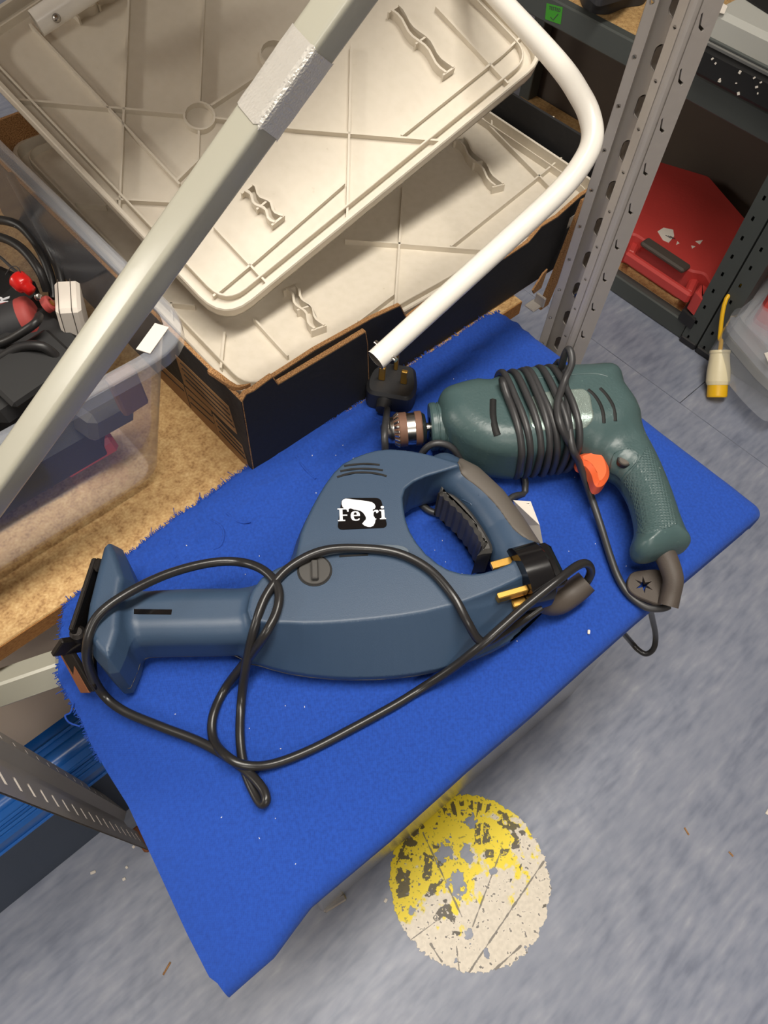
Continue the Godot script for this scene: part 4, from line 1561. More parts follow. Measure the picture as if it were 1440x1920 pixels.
	g.box(Transform3D(Basis.IDENTITY, Vector3(1.325, 0.585, -0.33)), Vector3(0.006, 0.006, 0.565), 0.002)
	part("trim_line", g, M.rack_grey, gb)
	g = G.new()
	g.prism(rounded(PackedVector2Array([Vector2(1.3998, -0.6127), Vector2(1.3852, -0.5463), Vector2(1.3798, -0.5078), Vector2(1.5086, -0.5813)]), 0.006), 0.626, 0.6285, 0.0)
	part("dark_panel", g, M.black_case, gb)
	g = G.new()
	g.prism(PackedVector2Array([Vector2(1.3550, -0.6238), Vector2(1.3497, -0.6013), Vector2(1.3235, -0.5900), Vector2(1.3163, -0.6037)]), 0.6262, 0.627, 0.0)
	part("paper_label", g, M.paper, gb)
	var rng := RandomNumberGenerator.new()
	rng.seed = 5
	g = G.new()
	for i in 26:
		g.box(Transform3D(Basis(Vector3.RIGHT, rng.randf() * 3.0), Vector3(1.3285, rng.randf_range(0.525, 0.566), rng.randf_range(-0.6, -0.34))), Vector3(0.002, rng.randf_range(0.001, 0.004), rng.randf_range(0.001, 0.005)))
	part("paint_flecks", g, M.paper, t, "", true)
	# red case on the bottom shelf
	t = thing("red_case", "dusty red tool case with a moulded handle on the bottom shelf of the grey rack", "tool case", Vector3(1.52, 0.044, -0.62))
	g = G.new()
	var top := PackedVector2Array([Vector2(1.3967, -0.7330), Vector2(1.3986, -0.6549), Vector2(1.4250, -0.6387), Vector2(1.4228, -0.4807), Vector2(1.4414, -0.4569), Vector2(1.3919, -0.3814), Vector2(1.6545, -0.4517), Vector2(1.7485, -0.6569), Vector2(1.6956, -0.7799), Vector2(1.5406, -0.7922)])
	g.prism(rounded(top, 0.01, 3), 0.046, 0.125, 0.004)
	part("body", g, M.red_plastic, t)
	g = G.new()
	g.bar(Vector3(1.3864, 0.0950, -0.6239), Vector3(1.3848, 0.0950, -0.4421), 0.016, 0.028, Vector3.UP, 0.005)
	g.bar(Vector3(1.3936, 0.0920, -0.6159), Vector3(1.4623, 0.0920, -0.6440), 0.02, 0.026, Vector3.UP, 0.005)
	g.bar(Vector3(1.3900, 0.0920, -0.4529), Vector3(1.4562, 0.0920, -0.4766), 0.02, 0.026, Vector3.UP, 0.005)
	part("handle", g, M.red_plastic, t)
	g = G.new()
	g.bar(Vector3(1.4178, 0.1270, -0.6083), Vector3(1.4155, 0.1270, -0.4879), 0.03, 0.012, Vector3.UP, 0.004)
	part("grip_pad", g, M.worn_rubber_and_wall_shade, t, "dusty brown grip pad")
	g = G.new()
	g.prism(rounded(PackedVector2Array([Vector2(1.3734, -0.4361), Vector2(1.4057, -0.4420), Vector2(1.4044, -0.4217), Vector2(1.3653, -0.4112)]), 0.004, 3), 0.08, 0.128, 0.004)
	part("latch", g, M.red_plastic, t)
	g = G.new()
	g.prism(rounded(PackedVector2Array([Vector2(1.3704, -0.4423), Vector2(1.4103, -0.4489), Vector2(1.4113, -0.4177), Vector2(1.3634, -0.4013)]), 0.004, 2), 0.046, 0.075, 0.003)
	part("hinge", g, M.black_rubber, t)
	g = G.new()
	g.prism(PackedVector2Array([Vector2(1.4722, -0.6094), Vector2(1.4940, -0.6088), Vector2(1.5055, -0.5901), Vector2(1.4887, -0.5749), Vector2(1.4605, -0.5693), Vector2(1.4574, -0.5834)]), 0.1252, 0.1262, 0.0)
	var lb := part("paper_label", g, M.paper, t)
	g = G.new()
	for i in 3:
		g.bar(Vector3(1.4750, 0.1266, -0.5892) + Vector3(0.003, 0, 0.004) * i, Vector3(1.4756, 0.1266, -0.5747) + Vector3(0.003, 0, 0.004) * i, 0.0015, 0.0004)
	part("print", g, M.ink, lb, "", true)
	for p in [PackedVector2Array([Vector2(1.4804, -0.5601), Vector2(1.4782, -0.5526), Vector2(1.4677, -0.5539)]), PackedVector2Array([Vector2(1.5136, -0.5336), Vector2(1.5305, -0.5249), Vector2(1.5121, -0.5209)]), PackedVector2Array([Vector2(1.4934, -0.5311), Vector2(1.4981, -0.5227), Vector2(1.4861, -0.5231)])]:
		g = G.new()
		g.prism(p, 0.1252, 0.126, 0.0)
		part("torn_paper", g, M.paper, t)
	# right of the posts
	t = thing("lidded_box", "translucent grey lidded plastic box on the bottom shelf at the right edge", "box", Vector3(1.5, 0.044, -0.18))
	g = G.new()
	var bx := PackedVector2Array([Vector2(1.3235, -0.3338), Vector2(1.3835, -0.3449), Vector2(1.6898, -0.3826), Vector2(1.6301, -0.1656), Vector2(1.2603, -0.1368), Vector2(1.2740, -0.2049)])
	g.prism(rounded(bx, 0.03, 6), 0.046, 0.13, 0.004)
	part("body", g, M.clear_rim, t)
	g = G.new()
	g.prism(rounded(bx, 0.03, 6), 0.13, 0.158, 0.01)
	var ld := part("lid", g, M.clear_rim, t)
	g = G.new()
	g.prism(rounded(PackedVector2Array([Vector2(1.3320, -0.3064), Vector2(1.3728, -0.3124), Vector2(1.6117, -0.3406), Vector2(1.5810, -0.1940), Vector2(1.3059, -0.1691), Vector2(1.3146, -0.2350)]), 0.03, 6), 0.158, 0.164, 0.004)
	part("raised_panel", g, M.clear_rim, ld)
	g = G.new()
	g.prism(rounded(PackedVector2Array([Vector2(1.3906, -0.3361), Vector2(1.4443, -0.3443), Vector2(1.7354, -0.3799), Vector2(1.6883, -0.1891), Vector2(1.3372, -0.1659), Vector2(1.3478, -0.2229)]), 0.02, 4), 0.048, 0.12, 0.0)
	part("contents", g, M.grey_case, t)
	g = G.new()
	g.prism(PackedVector2Array([Vector2(1.2909, -0.2299), Vector2(1.3078, -0.2234), Vector2(1.2843, -0.1988), Vector2(1.2751, -0.2101)]), 0.1588, 0.16, 0.0)
	part("paper_label", g, M.paper, ld)
	t = thing("red_box", "red plastic case behind the translucent lidded box on the rack", "case", Vector3(1.6, 0.044, -0.26))
	g = G.new()
	g.box(Transform3D(Basis.IDENTITY, Vector3(1.5, 0.13, -0.285)), Vector3(0.2, 0.17, 0.05), 0.008)
	part("body", g, M.red_plastic, t)
	g = G.new()
	g.box(Transform3D(Basis.IDENTITY, Vector3(1.5, 0.22, -0.285)), Vector3(0.19, 0.012, 0.045), 0.004)
	part("lid", g, M.red_plastic, t)
	# yellow connector on its cable
	var c0 := Vector3(1.3279, 0.0750, -0.3148)
	var c1 := Vector3(1.2791, 0.0120, -0.2573)
	t = thing("yellow_plug", "cream and yellow industrial plug hanging by a yellow cable beside the rack post", "plug", c1)
	var dn := (c1 - c0).normalized()
	var ln := c0.distance_to(c1)
	g = G.new()
	g.lathe(frame(-dn, c1), PackedVector2Array([Vector2(0.0, ln * 0.26), Vector2(0.0215, ln * 0.26), Vector2(0.024, ln * 0.34), Vector2(0.0235, ln * 0.55), Vector2(0.0195, ln * 0.92), Vector2(0.021, ln * 0.95), Vector2(0.0205, ln), Vector2(0.01, ln), Vector2(0, ln)]), 24)
	part("body", g, M.cream_plastic, t)
	g = G.new()
	g.lathe(frame(-dn, c1), PackedVector2Array([Vector2(0, 0), Vector2(0.0195, 0), Vector2(0.0205, 0.003), Vector2(0.0205, ln * 0.27)]), 24)
	part("sleeve", g, M.yellow, t, "yellow sleeve")
	g = G.new()
	g.tube(curve3(PackedVector3Array([Vector3(1.3279, 0.0750, -0.3148), Vector3(1.3345, 0.0900, -0.3244), Vector3(1.3366, 0.1000, -0.3337), Vector3(1.3636, 0.1600, -0.3673), Vector3(1.4191, 0.1750, -0.3622), Vector3(1.4634, 0.1800, -0.3608), Vector3(1.4670, 0.2000, -0.3485), Vector3(1.5621, 0.2000, -0.3361)]), 5), 0.0045, 10)
	part("cable", g, M.yellow, t, "yellow cable")


func small_things() -> void:
	# loop of black cable hanging below the cloth
	var g := G.new()
	g.tube(curve3(PackedVector3Array([Vector3(0.4605, 0.5000, -0.0392), Vector3(0.4971, 0.4200, -0.0261), Vector3(0.5185, 0.3600, -0.0099), Vector3(0.5148, 0.3400, -0.0006), Vector3(0.5072, 0.3300, -0.0021), Vector3(0.5036, 0.3300, -0.0128), Vector3(0.4999, 0.3400, -0.0276), Vector3(0.4694, 0.4000, -0.0529)]), 6), 0.0035, 10)
	solo("hanging_cable", g, M.cord, "loop of black cable hanging below the right front edge of the cloth", "cable", Vector3(0.4605, 0.5000, -0.0392))
	# floor sticker
	var c := Vector3(0.2195, 0.0006, 0.0369)
	var ex := Vector3(Vector3(0.7391, 0.0515, 0.6716).x, 0, Vector3(0.7391, 0.0515, 0.6716).z).normalized()
	var ez := ex.cross(Vector3.UP)
	if ez.z < 0.0:
		ez = -ez
	g = G.new()
	var r := 0.121
	var pts := ngon(Vector2.ZERO, r, 64)
	for i in 64:
		var a := pts[i]
		var b := pts[(i + 1) % 64]
		var ring := [Vector2.ZERO, b, a] if (ex * a.x + ez * a.y).cross(ex * b.x + ez * b.y).y > 0.0 else [Vector2.ZERO, a, b]
		for p in ring:
			g.v.append(c + ex * p.x + ez * p.y)
			g.n.append(Vector3.UP)
			g.uv.append(p / r * 0.5 + Vector2(0.5, 0.5))
	solo("floor_sticker", g, M.floor_sticker, "worn round yellow and white floor sign beside the cabinet", "sign", c)
	var chips := [[230,1650,6,3,"white paint chip on the floor left of the cloth, long sliver"], [170,1638,10,4,"white sliver of paint on the floor at the left"], [249,1590,4,4,"small white paint speck beside the rusty foot of the upright"], [236,1628,4,3,"small white paint speck on the floor under the left upright"], [721,1692,4,7,"white paint chip on the floor left of the round floor sign"], [1436,1527,6,10,"pale wood chip on the floor at the right edge"]]
	var k := 0
	for h in chips:
		g = G.new()
		var p := pix(h[0], h[1], 0.0)
		var e := pix(h[0] + h[2], h[1] - h[3], 0.0)
		g.bar(p + Vector3(0, 0.0015, 0), e + Vector3(0, 0.0015, 0), 0.004, 0.002, Vector3.UP, 0.0006)
		solo("paint_chip", g, M.paper, h[4], "debris", p)
		k += 1
	for h in [[1283,1552,8,-14,"brown wood shaving on the floor near the right edge"], [1366,1597,8,-9,"short brown wood shaving on the floor at the lower right"], [306,1828,14,24,"long brown wood shaving on the floor at the bottom left"]]:
		g = G.new()
		var p := pix(h[0], h[1], 0.0)
		var e := pix(h[0] + h[2], h[1] - h[3], 0.0)
		g.bar(p + Vector3(0, 0.001, 0), e + Vector3(0, 0.0015, 0), 0.0025, 0.0015, Vector3.UP, 0.0004)
		solo("wood_shaving", g, M.cardboard, h[4], "debris", p)
	g = G.new()
	var w := Vector3(0.3242, 0.6060, -0.0472)
	g.box(Transform3D(Basis(Vector3.UP, 0.6), w), Vector3(0.004, 0.002, 0.0022), 0.0006)
	solo("crumb", g, M.paper, "pale crumb on the blue cloth near its front edge below the saw plug", "debris", w)


# the point at height y seen at a pixel of the photograph
func pix(px: float, py: float, y: float) -> Vector3:
	var d := Basis(Vector3(0.7391, 0.0515, 0.6716), Vector3(0.5511, 0.5271, -0.6469), Vector3(-0.3873, 0.8482, 0.3612)) * Vector3((px - 720.0) / 1400.0, -(py - 960.0) / 1400.0, -1.0)
	return Vector3(0, 1.2, 0) + d * ((y - 1.2) / d.y)


func saw() -> void:
	var base := Vector3(0.17, 0.605, -0.22)
	var t := thing("reciprocating_saw", "blue grey reciprocating saw lying on the blue cloth, black cord looped over it", "power tool", base)
	# plan outlines: at the widest seam, and of the flat upper face
	var seam := closed2(PackedVector2Array([Vector2(0.0843, -0.2190), Vector2(0.0894, -0.2062), Vector2(0.1038, -0.1836), Vector2(0.1263, -0.1580), Vector2(0.1515, -0.1354), Vector2(0.1792, -0.1153), Vector2(0.2110, -0.0987), Vector2(0.2433, -0.0874), Vector2(0.2736, -0.0822), Vector2(0.3019, -0.0833), Vector2(0.3149, -0.0907), Vector2(0.3158, -0.1061), Vector2(0.3098, -0.1174), Vector2(0.2901, -0.1232), Vector2(0.2735, -0.1285), Vector2(0.2575, -0.1372), Vector2(0.2459, -0.1530), Vector2(0.2430, -0.1748), Vector2(0.2501, -0.1996), Vector2(0.2655, -0.2215), Vector2(0.2801, -0.2344), Vector2(0.3012, -0.2306), Vector2(0.3260, -0.2188), Vector2(0.3226, -0.2300), Vector2(0.3101, -0.2512), Vector2(0.2911, -0.2725), Vector2(0.2703, -0.2847), Vector2(0.2519, -0.2957), Vector2(0.2290, -0.2955), Vector2(0.2042, -0.2843), Vector2(0.1822, -0.2715), Vector2(0.1634, -0.2584), Vector2(0.1454, -0.2581), Vector2(0.1268, -0.2529), Vector2(0.1118, -0.2521)]), 2)
	var face := closed2(PackedVector2Array([Vector2(0.1002, -0.2210), Vector2(0.1202, -0.2007), Vector2(0.1384, -0.1844), Vector2(0.1716, -0.1602), Vector2(0.2071, -0.1377), Vector2(0.2396, -0.1228), Vector2(0.2672, -0.1138), Vector2(0.2924, -0.1077), Vector2(0.3102, -0.1072), Vector2(0.3098, -0.1174), Vector2(0.2901, -0.1232), Vector2(0.2735, -0.1285), Vector2(0.2575, -0.1372), Vector2(0.2459, -0.1530), Vector2(0.2423, -0.1754), Vector2(0.2469, -0.1993), Vector2(0.2589, -0.2199), Vector2(0.2732, -0.2326), Vector2(0.2962, -0.2299), Vector2(0.3260, -0.2188), Vector2(0.3226, -0.2300), Vector2(0.3101, -0.2512), Vector2(0.2911, -0.2725), Vector2(0.2717, -0.2827), Vector2(0.2484, -0.2866), Vector2(0.2252, -0.2805), Vector2(0.2008, -0.2694), Vector2(0.1771, -0.2556), Vector2(0.1620, -0.2424), Vector2(0.1520, -0.2407), Vector2(0.1336, -0.2446), Vector2(0.1222, -0.2420), Vector2(0.1109, -0.2366)]), 2)
	var neck := closed2(PackedVector2Array([Vector2(0.0302, -0.3145), Vector2(0.0393, -0.3159), Vector2(0.0530, -0.3066), Vector2(0.0823, -0.2844), Vector2(0.1137, -0.2579), Vector2(0.1309, -0.2431), Vector2(0.1040, -0.2125), Vector2(0.0895, -0.2167), Vector2(0.0543, -0.2456), Vector2(0.0194, -0.2749), Vector2(0.0094, -0.2824), Vector2(0.0146, -0.2916)]), 2)
	var plate := PackedVector2Array([Vector2(0.0494, -0.3524), Vector2(0.0543, -0.3555), Vector2(0.0628, -0.3502), Vector2(0.0595, -0.3345), Vector2(0.0551, -0.3188), Vector2(0.0524, -0.3098), Vector2(0.0403, -0.2954), Vector2(0.0250, -0.2729), Vector2(0.0155, -0.2639), Vector2(0.0039, -0.2559), Vector2(-0.0024, -0.2598), Vector2(-0.0039, -0.2763), Vector2(-0.0019, -0.2951), Vector2(0.0124, -0.3136)])
	var hp := PackedVector3Array([Vector3(0.3255, 0.6400, -0.2336), Vector3(0.3304, 0.6400, -0.2108), Vector3(0.3287, 0.6400, -0.1830), Vector3(0.3217, 0.6400, -0.1562), Vector3(0.3113, 0.6400, -0.1301), Vector3(0.3018, 0.6400, -0.1153)])
	var hr := [0.018, 0.0195, 0.0200, 0.0205, 0.0225, 0.022]
	var cols := func(x: float, z: float) -> Variant:
		var p := Vector2(x, z)
		var a := sdpoly(p, seam)
		var n := sdpoly(p, neck)
		var q := sdpoly(p, plate)
		var hx := INF
		var hrr := 0.0
		var best := INF
		for i in 5:
			var p0 := Vector2(hp[i].x, hp[i].z)
			var p1 := Vector2(hp[i + 1].x, hp[i + 1].z)
			var u := clampf((p - p0).dot(p1 - p0) / (p1 - p0).length_squared(), 0, 1)
			var l := p.distance_to(p0.lerp(p1, u))
			var r := lerpf(hr[i], hr[i + 1], u)
			if l - r < best:
				best = l - r
				hx = l
				hrr = r
		if minf(minf(a, n), minf(q, best)) > 0.012:
			return null
		return [a, sdpoly(p, face), n, q, hx, hrr]
	var val := func(c: Array, y: float) -> float:
		var k := clampf((y - 0.626) / 0.042, 0.0, 1.0)
		var d: float = lerpf(c[0], c[1], k)
		if y < 0.622:
			d = c[0] + (0.622 - y) * (0.622 - y) * 22.0
		var body := maxf(slab(d, y - 0.6365, 0.0315, 0.0014), -1.0)
		var nk := slab(c[2], y - 0.6335, 0.0265, 0.017)
		var pl := slab(c[3] + maxf(0.0, y - 0.655) * 0.35, y - 0.6395, 0.0345, 0.004)
		var hd: float = Vector2(c[4], (y - 0.640) / 1.15).length() - c[5]
		var r := smin(body, nk, 0.006)
		r = smin(r, pl, 0.008)
		return smin(r, hd, 0.008)
	var g := G.new()
	g.net(Vector3(-0.02, 0.601, -0.345), Vector3(0.365, 0.680, -0.085), 0.0015, cols, val)
	var body := part("housing", g, M.saw_plastic, t)
	# soft grip on the outside of the handle
	var region := closed2(PackedVector2Array([Vector2(0.3285, -0.2240), Vector2(0.3242, -0.2132), Vector2(0.3248, -0.1993), Vector2(0.3243, -0.1807), Vector2(0.3203, -0.1599), Vector2(0.3161, -0.1454), Vector2(0.3161, -0.1345), Vector2(0.3224, -0.1244), Vector2(0.3438, -0.1221), Vector2(0.3545, -0.1503), Vector2(0.3588, -0.1801), Vector2(0.3571, -0.2085), Vector2(0.3479, -0.2304)]), 2)
	var cols2 := func(x: float, z: float) -> Variant:
		var p := Vector2(x, z)
		var m := sdpoly(p, region)
		if m > 0.004:
			return null
		var c = cols.call(x, z)
		if c == null:
			return null
		return [m, c]
	var val2 := func(c: Array, y: float) -> float:
		return maxf(val.call(c[1], y) - 0.0009, c[0])
	g = G.new()
	g.net(Vector3(0.27, 0.602, -0.26), Vector3(0.365, 0.680, -0.12), 0.0016, cols2, val2)
	part("soft_grip", g, M.taupe_rubber, t, "taupe rubber grip")
	var on := func(px: Vector2, up: float) -> Vector3:
		return Vector3(px.x, surface_y(cols, val, px, 0.69) + up, px.y)
	# cooling slots
	for s in [PackedVector2Array([Vector2(0.2480, -0.2839), Vector2(0.2562, -0.2792), Vector2(0.2655, -0.2722), Vector2(0.2726, -0.2647)]), PackedVector2Array([Vector2(0.2418, -0.2817), Vector2(0.2511, -0.2769), Vector2(0.2621, -0.2683), Vector2(0.2709, -0.2587)]), PackedVector2Array([Vector2(0.2357, -0.2788), Vector2(0.2464, -0.2750), Vector2(0.2559, -0.2684), Vector2(0.2640, -0.2601), Vector2(0.2692, -0.2520)])]:
		g = G.new()
		g.stroke(curve2(s, 4), 0.0019, 0.6655, 0.6684)
		part("vent_slot", g, M.dark, body)
	# badge
	g = G.new()
	var badge := rounded(PackedVector2Array([Vector2(0.2250, -0.2600), Vector2(0.2502, -0.2386), Vector2(0.2348, -0.2130), Vector2(0.2016, -0.2387)]), 0.005, 5)
	g.prism(badge, 0.667, 0.6686, 0.0002)
	var bd := part("badge", g, M.gloss_black, t, "worn black badge with white print")
	g = G.new()
	g.prism(closed2(PackedVector2Array([Vector2(0.2226, -0.2572), Vector2(0.2268, -0.2572), Vector2(0.2316, -0.2517), Vector2(0.2394, -0.2429), Vector2(0.2418, -0.2381), Vector2(0.2403, -0.2344), Vector2(0.2372, -0.2336), Vector2(0.2345, -0.2346), Vector2(0.2334, -0.2300), Vector2(0.2323, -0.2254), Vector2(0.2268, -0.2220), Vector2(0.2227, -0.2241), Vector2(0.2211, -0.2295), Vector2(0.2262, -0.2306), Vector2(0.2283, -0.2343), Vector2(0.2283, -0.2398), Vector2(0.2249, -0.2441), Vector2(0.2236, -0.2473), Vector2(0.2202, -0.2481), Vector2(0.2195, -0.2528)]), 2), 0.6684, 0.66885, 0.0)
	part("worn_print", g, M.white_print, bd, "worn white picture")
	var ex := (Vector3(0.2369, 0.6690, -0.2253) - Vector3(0.2136, 0.6690, -0.2439)).normalized()
	var ey := Vector3.UP.cross(ex)
	g = text("Fe", 0.0165, 0.0004, Transform3D(Basis(ex, ey, Vector3.UP), Vector3(0.2181, 0.6688, -0.2430)), true)
	part("lettering", g, M.white_print, bd)
	g = text("ri", 0.0165, 0.0004, Transform3D(Basis(ex, ey, Vector3.UP), Vector3(0.2371, 0.6688, -0.2288)), true)
	part("lettering", g, M.white_print, bd)
	# lever recess, its lit edge laid on as a paler plate, and its slot
	g = G.new()
	g.prism(closed2(PackedVector2Array([Vector2(0.1583, -0.2350), Vector2(0.1706, -0.2334), Vector2(0.1813, -0.2294), Vector2(0.1973, -0.2215), Vector2(0.2151, -0.2089), Vector2(0.2297, -0.1957), Vector2(0.2336, -0.1884), Vector2(0.2315, -0.1843), Vector2(0.2243, -0.1899), Vector2(0.2104, -0.2037), Vector2(0.1937, -0.2174), Vector2(0.1788, -0.2264), Vector2(0.1641, -0.2287)]), 2), 0.667, 0.66855, 0.0003)
	part("lit_recess_edge", g, M.lit_edge_grey, t)
	g = G.new()
	g.stroke(PackedVector2Array([Vector2(0.2084, -0.2080), Vector2(0.2183, -0.1982), Vector2(0.2265, -0.1892)]), 0.003, 0.667, 0.6688)
	g.stroke(PackedVector2Array([Vector2(0.1869, -0.2187), Vector2(0.2055, -0.2047)]), 0.0014, 0.667, 0.6688)
	part("lever_slot", g, M.dark, t)
	# selector knob
	var kc := Vector3(0.1638, 0.6680, -0.2217)
	g = G.new()
	g.prism(ngon(Vector2(kc.x, kc.z), 0.0140, 32), 0.667, 0.66845, 0.0)
	var kn := part("selector_recess", g, M.dark, t)
	g = G.new()
	g.prism(ngon(Vector2(kc.x, kc.z), 0.0128, 32), 0.667, 0.6698, 0.0006)
	part("selector_knob", g, M.dark_grey_plastic, kn)
	g = G.new()
	g.bar(Vector3(0.1680, 0.6720, -0.2267), Vector3(0.1578, 0.6720, -0.2136), 0.0056, 0.0065, Vector3.UP, 0.001)
	part("selector_grip", g, M.dark_grey_plastic, kn)
	# keyhole slot in the neck
	g = G.new()
	var ky := surface_y(cols, val, Vector2(0.0470, -0.2807), 0.69)
	g.stroke(PackedVector2Array([Vector2(0.0348, -0.2913), Vector2(0.0597, -0.2691)]), 0.0042, ky - 0.003, ky + 0.0011)
	g.prism(ngon(Vector2(0.0355, -0.2901), 0.0042, 16), ky - 0.003, ky + 0.00115)
	part("blade_slot", g, M.gloss_black, t)
	# parting line along the near side
	var line := PackedVector3Array()
	for p in curve2(PackedVector2Array([Vector2(-0.0002, -0.2779), Vector2(0.0080, -0.2754), Vector2(0.0170, -0.2758), Vector2(0.0245, -0.2752), Vector2(0.0577, -0.2505), Vector2(0.0898, -0.2207), Vector2(0.1100, -0.1922), Vector2(0.1336, -0.1668), Vector2(0.1599, -0.1444), Vector2(0.1882, -0.1238), Vector2(0.2212, -0.1072), Vector2(0.2550, -0.0965)]), 6):
		line.append(Vector3(p.x, 0.6195, p.y))
	for i in line.size():
		# pull each point onto the housing
		var dir := Vector3(0.1, 0, 1).normalized()
		var q := line[i] + dir * 0.03
		for s in 90:
			var c = cols.call(q.x, q.z)
			if c != null and val.call(c, q.y) < 0.0:
				break
			q -= dir * 0.0006
		line[i] = q
	g = G.new()
	g.tube(line, 0.0005, 5)
	part("parting_line", g, M.dark_grey_plastic, body)
	# trigger with a wavy front
	g = G.new()
	var outer := PackedVector2Array()
	var e := curve2(PackedVector2Array([Vector2(0.3032, -0.2165), Vector2(0.3087, -0.2058), Vector2(0.3085, -0.1884), Vector2(0.3045, -0.1689), Vector2(0.2986, -0.1517), Vector2(0.2946, -0.1455)]), 6)
	var f := curve2(PackedVector2Array([Vector2(0.2994, -0.2167), Vector2(0.2997, -0.2062), Vector2(0.2997, -0.1902), Vector2(0.2974, -0.1736), Vector2(0.2923, -0.1584), Vector2(0.2891, -0.1516)]), 6)
	for p in e:
		outer.append(p)
	outer.append_array(PackedVector2Array([Vector2(0.2917, -0.1440), Vector2(0.2861, -0.1481), Vector2(0.2805, -0.1502)]))
	f.reverse()
	for i in f.size():
		var p := f[i]
		var nrm := Vector2(-0.8, 0.6)
		outer.append(p + nrm * 0.0013 * sin(i * 2.1))
	g.prism(outer, 0.618, 0.6555, 0.003)
	part("trigger", g, M.dark_grey_plastic, t, "dark grey ribbed trigger")
	# raised arrow on the handle
	g = G.new()
	for s in [PackedVector2Array([Vector2(0.3114, -0.2094), Vector2(0.3112, -0.2052), Vector2(0.3112, -0.2000)]), PackedVector2Array([Vector2(0.3112, -0.2000), Vector2(0.3131, -0.2006)]), PackedVector2Array([Vector2(0.3123, -0.1984), Vector2(0.3133, -0.1903), Vector2(0.3211, -0.1888)]), PackedVector2Array([Vector2(0.3133, -0.1903), Vector2(0.3128, -0.1885)])]:
		var pp := PackedVector3Array()
		for p in s:
			pp.append(on.call(p, 0.0001))
		g.tube(pp, 0.0007, 6)
	part("moulded_arrow", g, M.saw_plastic, body)
	# bent steel shoe at the nose
	g = G.new()
	g.bar(Vector3(0.0395, 0.6520, -0.3448), Vector3(-0.0058, 0.6520, -0.3025), 0.004, 0.03, Vector3(0, 1, 0), 0.001)
	g.bar(Vector3(0.0414, 0.6650, -0.3367), Vector3(0.0384, 0.6600, -0.3390), 0.012, 0.012, Vector3.UP, 0.003)
	g.bar(Vector3(-0.0058, 0.6520, -0.3025), Vector3(-0.0180, 0.6400, -0.3033), 0.005, 0.026, Vector3(0, 1, 0), 0.001)
	var shoe := part("shoe", g, M.dark_metal, t, "black bent steel shoe")
	g = G.new()
	g.bar(Vector3(-0.0185, 0.6300, -0.3101), Vector3(-0.0237, 0.6070, -0.2812), 0.0035, 0.016, Vector3(0.4, 1, 0), 0.0008)
	part("rusty_arm", g, M.orange_rust, shoe, "rusty lower arm")
	g = G.new()
	g.bar(Vector3(-0.0169, 0.6330, -0.3071), Vector3(-0.0209, 0.6110, -0.2781), 0.004, 0.018, Vector3(0.4, 1, 0), 0.0008)
	g.prism(closed2(PackedVector2Array([Vector2(0.0321, -0.3414), Vector2(0.0328, -0.3375), Vector2(0.0125, -0.3171), Vector2(0.0005, -0.3002), Vector2(-0.0120, -0.2761), Vector2(-0.0171, -0.2708), Vector2(-0.0152, -0.2818), Vector2(-0.0093, -0.3046), Vector2(-0.0103, -0.3126), Vector2(-0.0025, -0.3179), Vector2(0.0105, -0.3251)]), 2), 0.622, 0.628, 0.001)
	g.lathe(frame(Vector3(0.1, 1, 0.1), Vector3(-0.0031, 0.6550, -0.3031)), PackedVector2Array([Vector2(0.006, -0.012), Vector2(0.006, 0.002), Vector2(0.0035, 0.004), Vector2(0, 0.004)]), 14)
	g.tube(PackedVector3Array([Vector3(-0.0207, 0.6420, -0.3023), Vector3(-0.0054, 0.6480, -0.2985)]), 0.0012, 6)
	part("shoe_plate", g, M.dark_metal, shoe)
